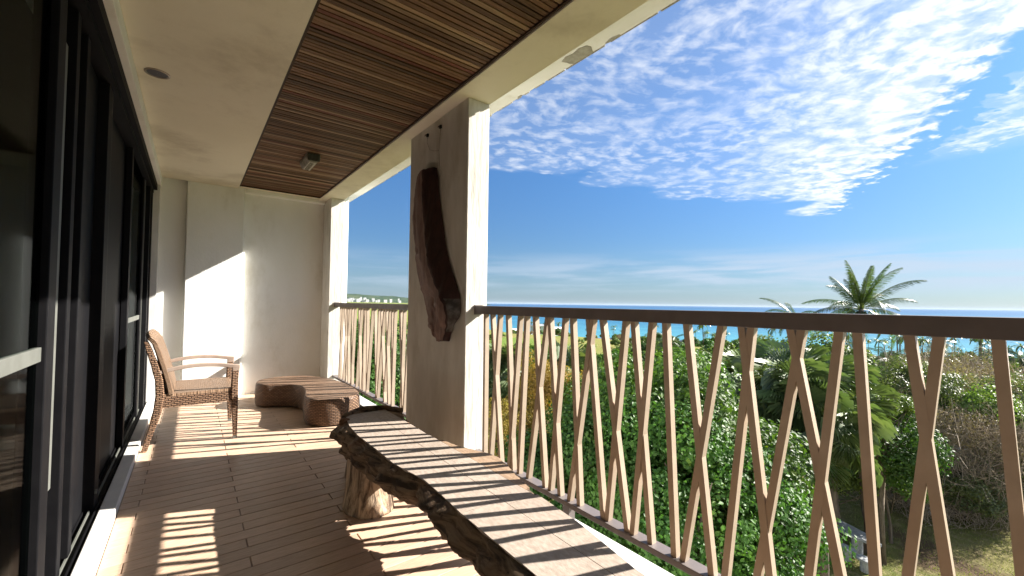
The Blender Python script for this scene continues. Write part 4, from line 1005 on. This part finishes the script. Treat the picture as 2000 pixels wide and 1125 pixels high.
# ---- mid and far vegetation
rg = random.Random(21); cnt = 0
placed = 0
for i in range(4000):
    az = math.radians(rg.uniform(8, 100)); d = math.exp(rg.uniform(math.log(38), math.log(330))); x, y = d*math.sin(az), d*math.cos(az)
    t = float(coast(y))-x
    if t < 14: continue
    open_field = math.degrees(az) < 51 and 60 < d < 205 + 25*math.sin(az*40)
    if open_field and rg.random() > .20: continue
    if (math.hypot(x-30, y-3) < 9): continue
    k = rg.random()
    if open_field: me, sc, nm, lab, gr = C_far2, rg.uniform(.5, 1.0), 'field_shrub', 'small light green shrub growing in the grassy field', 'shrubs dotted over the field'
    elif math.degrees(az) > 76 and k < .38: me, sc, nm, lab, gr = C_far3, rg.uniform(.7, 1.1), 'dry_thicket', 'dry brown thicket between the garden and the beach', 'dry thickets before the beach'
    elif k < .66: me, sc, nm, lab, gr = C_far, rg.uniform(.55, .95)*(1 if d > 60 else .8)*(.8 if math.degrees(az) < 55 else 1), 'distant_tree', 'green tree in the belt between garden and beach', 'trees between the garden and the beach'
    elif math.degrees(az) < 60 and d > 150 and k > .8: me, sc, nm, lab, gr = C_far3, rg.uniform(.7, 1.0), 'dry_thicket', 'dry brown thicket between the garden and the beach', 'dry thickets before the beach'
    else: me, sc, nm, lab, gr = C_dfar, rg.uniform(.5, .85), 'dark_distant_tree', 'dark green tree in the belt between garden and beach', 'dark trees between the garden and the beach'
    zoff = (1.0 if me in (C_far2, C_far3) else 2.4)*sc
    e = obj_of(nm, me); e.location = (x, y, gz(x, y)+zoff); e.rotation_euler.z = rg.uniform(0, 6.28); e.scale = (sc*rg.uniform(.9, 1.2), sc, sc*rg.uniform(.8, 1.15))
    wh = (' close behind the garden', ' halfway to the beach', ' nearest the shore')[0 if d < 85 else (1 if t > 110 else 2)] + (', beyond the grassy field side' if math.degrees(az) < 50 else ', on the right hand side')
    lab = {'field_shrub': 'small light green shrub in the grassy field', 'dry_thicket': 'dry brown thicket', 'distant_tree': 'rounded green tree', 'dark_distant_tree': 'dark green tree'}[nm] + wh.replace(', beyond the grassy field side' if nm == 'field_shrub' else '@@', '')
    tag(e, lab, 'shrub' if 'shrub' in nm or 'thicket' in nm else 'tree', gr + wh.replace(',', '')); placed += 1
    if placed >= 560: break
# small palms along the beach
def small_palm_mesh(seed):
    rng = np.random.default_rng(seed); Vs = []; Fs = []; Ts = []; n0 = 0
    def add(V, F, t): 
        nonlocal n0
        Vs.append(V); Fs.append(F+n0); Ts.append(np.full(len(V), t)); n0 += len(V)
    for i in range(15):
        a = i*2.4; el = rng.uniform(-.5, 1.1); c, s = math.cos(a), math.sin(a); pts = []
        p = np.zeros(3); e = el
        for k in range(6): pts.append(p.copy()); p = p+np.array([c*math.cos(e), s*math.cos(e), math.sin(e)])*.55; e -= .32
        side = np.array([-s, c, 0])
        V = []; F = []
        for k in range(5):
            w = .30*math.sin(math.pi*(k+.6)/6)
            for sg_ in (1, -1):
                m = len(V); V += [pts[k], pts[k+1], pts[k+1]+side*sg_*w+[0, 0, -.28*w], pts[k]+side*sg_*w*.8+[0, 0, -.3*w]]; F.append((m, m+1, m+2, m+3))
        add(np.array(V), np.array(F), rng.random())
    return mesh_np('palm_crown', np.concatenate(Vs), np.concatenate(Fs), [L_palm], np.concatenate(Ts))
SP = [small_palm_mesh(k) for k in range(3)]
tq = MB(); tq.tube([(0, 0, -7), (.2, 0, -4), (0, 0, 0)], [.2, .14, .1], 6); TM = tq.build('trunk', trunk_m, None, uvs=False); tme = TM.data; bpy.data.objects.remove(TM)
for i in range(84):
    y = rg.uniform(-25, 330); x = float(coast(y))-rg.uniform(8, 75) if i % 3 else float(coast(y))-rg.uniform(60, 190)
    if i < 24: y = rg.uniform(0, 70); x = rg.uniform(90, 260)
    if i > 60: y = rg.uniform(90, 300); x = float(coast(y))-rg.uniform(10, 60)
    h = rg.uniform(6, 11); e = empty('beach_palm', (x, y, gz(x, y)+h), rg.uniform(0, 6)); sc = rg.uniform(.8, 1.15); e.scale = (sc,)*3
    obj_of('crown', SP[i % 3], e); t = obj_of('trunk', tme, e); t.scale.z = max(1, h/7)/sc
    tag(e, 'small distant palm standing among the trees towards the beach', 'palm tree', 'palms along the beach')

# ---- garden: shed, stone table, stools, grass tufts
roof_w = material('white metal roof', (.78, .79, .80), (.66, .68, .70), 4, rough=.45)
sh = at(1700, 842, 30.0); sh2 = at(1868, 886, 27.5); zr = (sh.z+sh2.z)/2
dv = Vector((sh2.x-sh.x, sh2.y-sh.y, 0)); Ls = dv.length; shed = empty('garden_shed', ((sh.x+sh2.x)/2, (sh.y+sh2.y)/2, gz(28, 4)), math.atan2(dv.y, dv.x)); hz = zr-gz(28, 4)
tag(shed, 'low shed with a long white metal roof half hidden behind the twigs', 'shed')
q = MB(); q.add([(-Ls/2, -1.1, hz-.02), (Ls/2, -1.1, hz-.02), (Ls/2, 1.2, hz+.45), (-Ls/2, 1.2, hz+.45), (-Ls/2, -1.1, hz-.10), (Ls/2, -1.1, hz-.10), (Ls/2, 1.2, hz+.37), (-Ls/2, 1.2, hz+.37)], [(0, 1, 2, 3), (7, 6, 5, 4), (0, 4, 5, 1), (1, 5, 6, 2), (2, 6, 7, 3), (3, 7, 4, 0)]); q.build('roof', roof_w, shed)
q = MB(); q.box(-Ls/2+.2, Ls/2-.2, -.8, 1.1, 0, hz-.03); q.build('wall', material('dark shed wall', (.07, .05, .045), (.04, .03, .03), 5, rough=.8), shed)
for i in range(5):
    q = MB(); q.box(-Ls/2+.3+i*(Ls-.6)/4-.04, -Ls/2+.3+i*(Ls-.6)/4+.04, -1.05, -.97, 0, hz-.09); q.build('post', roof_w, shed)
stone = material('grey concrete table', (.40, .41, .41), (.25, .26, .26), 7, rough=.75, bump=.3, bscale=30, stain=(.12, .12, .12), stain_s=4)
tp = at(1636, 1022, 21.0); GZ = gz(tp.x, tp.y)
a0 = at(1575, 1004, 21.8); a1 = at(1700, 1042, 20.4); rz_ = math.atan2(a1.y-a0.y, a1.x-a0.x)
tb = empty('stone_table', (tp.x, tp.y, GZ), rz_); tag(tb, 'grey concrete garden table with a pointed oval top on the shaded lawn', 'table')
q = MB(); q.prism([(1.5*math.copysign(abs(math.cos(t))**1.1, math.cos(t)), .42*math.sin(t)) for t in [2*math.pi*i/32 for i in range(32)]], .70, .79); q.build('table_top', stone, tb, bevel=.015)
for x in (-.7, .7):
    q = MB(); q.prism([(x+.16*math.cos(t), .22*math.sin(t)) for t in [2*math.pi*i/14 for i in range(14)]], 0, .70); q.build('leg', stone, tb)
def stool(px, py, d, lab, sx=.36, sy=.24):
    p = at(px, py, d); e = empty('stone_stool', (p.x, p.y, GZ), rz_); tag(e, lab, 'stool')
    q = MB(); q.prism([(sx*math.copysign(abs(math.cos(t))**.7, math.cos(t)), sy*math.copysign(abs(math.sin(t))**.7, math.sin(t))) for t in [2*math.pi*i/20 for i in range(20)]], .36, .45); q.build('seat', stone, e, bevel=.012)
    q = MB(); q.prism([(sx*.62*math.cos(t), sy*.7*math.sin(t)) for t in [2*math.pi*i/14 for i in range(14)]], 0, .36); q.build('base', stone, e)
stool(1648, 1058, 20.0, 'concrete stool in front of the garden table, the left one of two', .42, .2)
stool(1690, 1070, 19.5, 'concrete stool in front of the garden table, the right one of two', .26, .2)
# grass tufts on the lawn
rgn = np.random.default_rng(31); n = 42000
gx = rgn.uniform(12, 42, n); gy = rgn.uniform(-6, 14, n); keep = rgn.random(n) < np.clip(1.3-np.hypot(gx-20, gy-2)/22, .1, 1); gx, gy = gx[keep], gy[keep]; n = len(gx)
gzv = ground(gx, gy); base = np.stack([gx, gy, gzv-.01], 1); a = rgn.uniform(0, 6.28, n); hgt = rgn.uniform(.04, .13, n); wd = .012
dirv = np.stack([np.cos(a), np.sin(a), np.zeros(n)], 1)*wd; tipv = base+np.stack([rgn.normal(0, .04, n), rgn.normal(0, .04, n), hgt], 1)
V = np.stack([base-dirv, base+dirv, tipv], 1).reshape(-1, 3); F = np.arange(3*n).reshape(-1, 3)
L_grass = leaf_mat('lawn grass blades', (.11, .15, .03), (.24, .24, .08), (.33, .28, .15), .5, .35, .3)
go = obj_of('grass', mesh_np('grass', V, F, [L_grass], np.repeat(rgn.random(n), 3))); tag(go, 'short sunlit and shaded lawn grass around the stone table', 'grass', kind='stuff')

# ---- houses by the beach
hw = material('white house wall', (.70, .70, .68), (.6, .6, .58), 1, rough=.8); hgl = material('dark window', (.03, .04, .05), rough=.2)
rw = material('bright white roof', (.82, .82, .82), (.72, .73, .74), .5, rough=.5); rr_ = material('rust red roof', (.27, .13, .10), (.20, .10, .08), .6, rough=.7); rg_ = material('grey roof', (.36, .37, .38), (.26, .27, .28), .6, rough=.7)
def house(px, py, d, w, dp, h, roofm, lab, hip=True, nwin=3, rise=1.4, rz=.9):
    p = at(px, py, d); e = empty('house', (p.x, p.y, p.z-h*.5), rz); tag(e, lab, 'house')
    g0 = gz(p.x, p.y)-e.location.z-1
    q = MB(); q.box(-w/2, w/2, -dp/2, dp/2, g0, h); wl = q.build('wall', hw, e, uvs=False)
    q = MB(); o_ = .5; r_ = w*.28 if hip else w/2+.3
    q.add([(-w/2-o_, -dp/2-o_, h+.003), (w/2+o_, -dp/2-o_, h+.003), (w/2+o_, dp/2+o_, h+.003), (-w/2-o_, dp/2+o_, h+.003), (-r_, 0, h+rise), (r_, 0, h+rise)], [(3, 2, 1, 0), (0, 1, 5, 4), (1, 2, 5), (2, 3, 4, 5), (3, 0, 4)]); q.build('roof', roofm, e, uvs=False)
    for i in range(nwin):
        for s in (-1, 1):
            q = MB(); x = -w/2+(i+.5)*w/nwin; q.box(x-.6, x+.6, s*dp/2-.05, s*dp/2+.05, h*.35, h*.75); q.build('window', hgl, e, uvs=False)
    for s in (-1, 1):
        q = MB(); q.box(s*w/2-.05, s*w/2+.05, -.7, .7, h*.35, h*.75); q.build('window', hgl, e, uvs=False)
HZ = -math.atan2(.6, .8)
house(1006, 650, 300, 10, 8, 3.4, rw, 'white bungalow with a pale hipped roof by the green field edge', rz=HZ)
house(1036, 657, 285, 7, 6, 2.0, rw, 'small low white roofed hut right of the white bungalow', rz=HZ)
house(1052, 640, 325, 11, 8, 3, rg_, 'grey roofed beach house behind the white hut', rz=HZ+.2)
house(1092, 662, 270, 12, 7, 2.2, rw, 'wide low white roofed building in the field, left of the longest one', True, 4, 1.2, HZ)
house(1128, 667, 255, 17, 7, 1.8, rw, 'longest low white roofed building in the field', False, 5, 1.3, HZ-.25)
house(1090, 645, 330, 13, 8, 2.6, rw, 'white roofed house near the water behind the low buildings', rz=HZ)
house(1166, 669, 245, 9, 7, 2.2, rr_, 'house with a rusty red roof right of the long white one', rz=HZ)
house(1203, 668, 250, 9, 8, 2.8, rg_, 'grey roofed house right of the red roof', rz=HZ+.3)
house(1212, 674, 228, 7, 5, 1.6, rw, 'small white roofed shed in front of the grey roofed house', rz=HZ)
house(1345, 672, 240, 8, 6, 2.6, rg_, 'grey roofed house half hidden by palms above the dark tree', rz=HZ)
pole_m = material('grey concrete pole', (.3, .29, .27), rough=.8)
for px, py, d, h, lab in ((1376, 652, 190, 9, 'thin utility pole against the sea above the bushy belt'), (1741, 678, 120, 8, 'utility pole beside the short palm right of the tallest one'), (1806, 696, 95, 8, 'utility pole with a cross arm behind the dry thicket')):
    p = at(px, py, d); e = empty('utility_pole', (p.x, p.y, p.z)); tag(e, lab, 'pole')
    q = MB(); q.tube([(0, 0, gz(p.x, p.y)-p.z-.3), (0, 0, 0)], [.17, .11], 8); q.build('post', pole_m, e, uvs=False)
    q = MB(); q.box(-.06, .06, -.9, .9, -.9, -.75); q.build('cross_arm', pole_m, e, uvs=False)

# ---- far hills and town
hm = bpy.data.materials.new('distant wooded hill'); hm.use_nodes = True; b = NB(hm.node_tree); P = hm.node_tree.nodes['Principled BSDF']
v = b.n('ShaderNodeNewGeometry').outputs['Position']; c = b.mix(b.ss(b.noise(v, .012, 6, .7), .38, .62), (.022, .045, .026), (.055, .08, .038)); c = b.mix(b.ss(b.noise(v, .004, 4), .55, .7), c, (.07, .09, .045))
b.link(c, P.inputs['Base Color']); P.inputs['Roughness'].default_value = .95; P.inputs['Specular IOR Level'].default_value = .1
def ridge(name, x0, x1, yc, dep, prof, seed):
    q = MB(); nx, ny = 130, 16; vs = []
    for i in range(nx+1):
        x = x0+(x1-x0)*i/nx; hgt = float(np.interp(x, [p[0] for p in prof], [p[1] for p in prof]))
        for j in range(ny+1):
            t = j/ny; y = yc-dep+2*dep*t; f = math.sin(math.pi*t)**.9
            vs.append((x, y, -30+(hgt+30+6*fbm((x*.004, y*.004, 0), 1, seed)+2.2*fbm((x*.02, y*.02, 0), 1, seed))*f))
    q.add(vs, [(i*(ny+1)+j, (i+1)*(ny+1)+j, (i+1)*(ny+1)+j+1, i*(ny+1)+j+1) for i in range(nx) for j in range(ny)])
    tag(q.build(name, hm, smooth=True, uvs=False), kind='structure')
    return prof
ridge('hill', -2500, 3100, 5000, 700, [(-2500, 120), (600, 104), (1150, 100), (1350, 90), (1500, 92), (1700, 80), (1950, 74), (2100, 62), (2600, 26), (3100, -32)], 2)
ridge('far_headland', 3700, 4500, 6600, 220, [(3700, 5), (3950, 34), (4300, 26), (4500, -28)], 5)
bw_ = material('white town building', (.62, .62, .60), (.5, .5, .5), .02, rough=.7)
rb = random.Random(5)
for i in range(34):
    px = rb.choice((rb.uniform(666, 706), rb.uniform(680, 736), rb.uniform(700, 780))); z = rb.uniform(0, 34) if px < 730 else rb.uniform(0, 24)
    py = 594.0-(z)/4600*813*1.25; p = at(px, 588, 4560); w, h, dd = rb.uniform(14, 34), rb.uniform(9, 18), rb.uniform(12, 20)
    e = empty('town_building', (p.x, p.y-rb.uniform(-30, 60), z)); q = MB(); q.box(-w/2, w/2, -dd/2, dd/2, -22, h); q.build('wall', bw_, e, uvs=False)
    q = MB(); q.box(-w/2-1, w/2+1, -dd/2-1, dd/2+1, h+.05, h+1.6); q.build('roof', rg_, e, uvs=False)
    tag(e, 'tiny white building of the far hillside town above the railing', 'building', 'white buildings on the far hillside')

# ---- air: even thin haze over land and sea
hz_ = MB(); hz_.prism([(97000*math.cos(2*math.pi*i/128), 97000*math.sin(2*math.pi*i/128)) for i in range(128)], -62, 150)
hm_ = bpy.data.materials.new('thin sea haze'); hm_.use_nodes = True; b = NB(hm_.node_tree); hm_.node_tree.nodes.remove(hm_.node_tree.nodes['Principled BSDF'])
pv = b.n('ShaderNodeVolumePrincipled'); pv.inputs['Color'].default_value = (.62, .74, .88, 1); pv.inputs['Density'].default_value = 1.1e-5
b.link(pv.outputs[0], hm_.node_tree.nodes['Material Output'].inputs['Volume'])
tag(hz_.build('haze', hm_, uvs=False), kind='stuff')
#MARK4
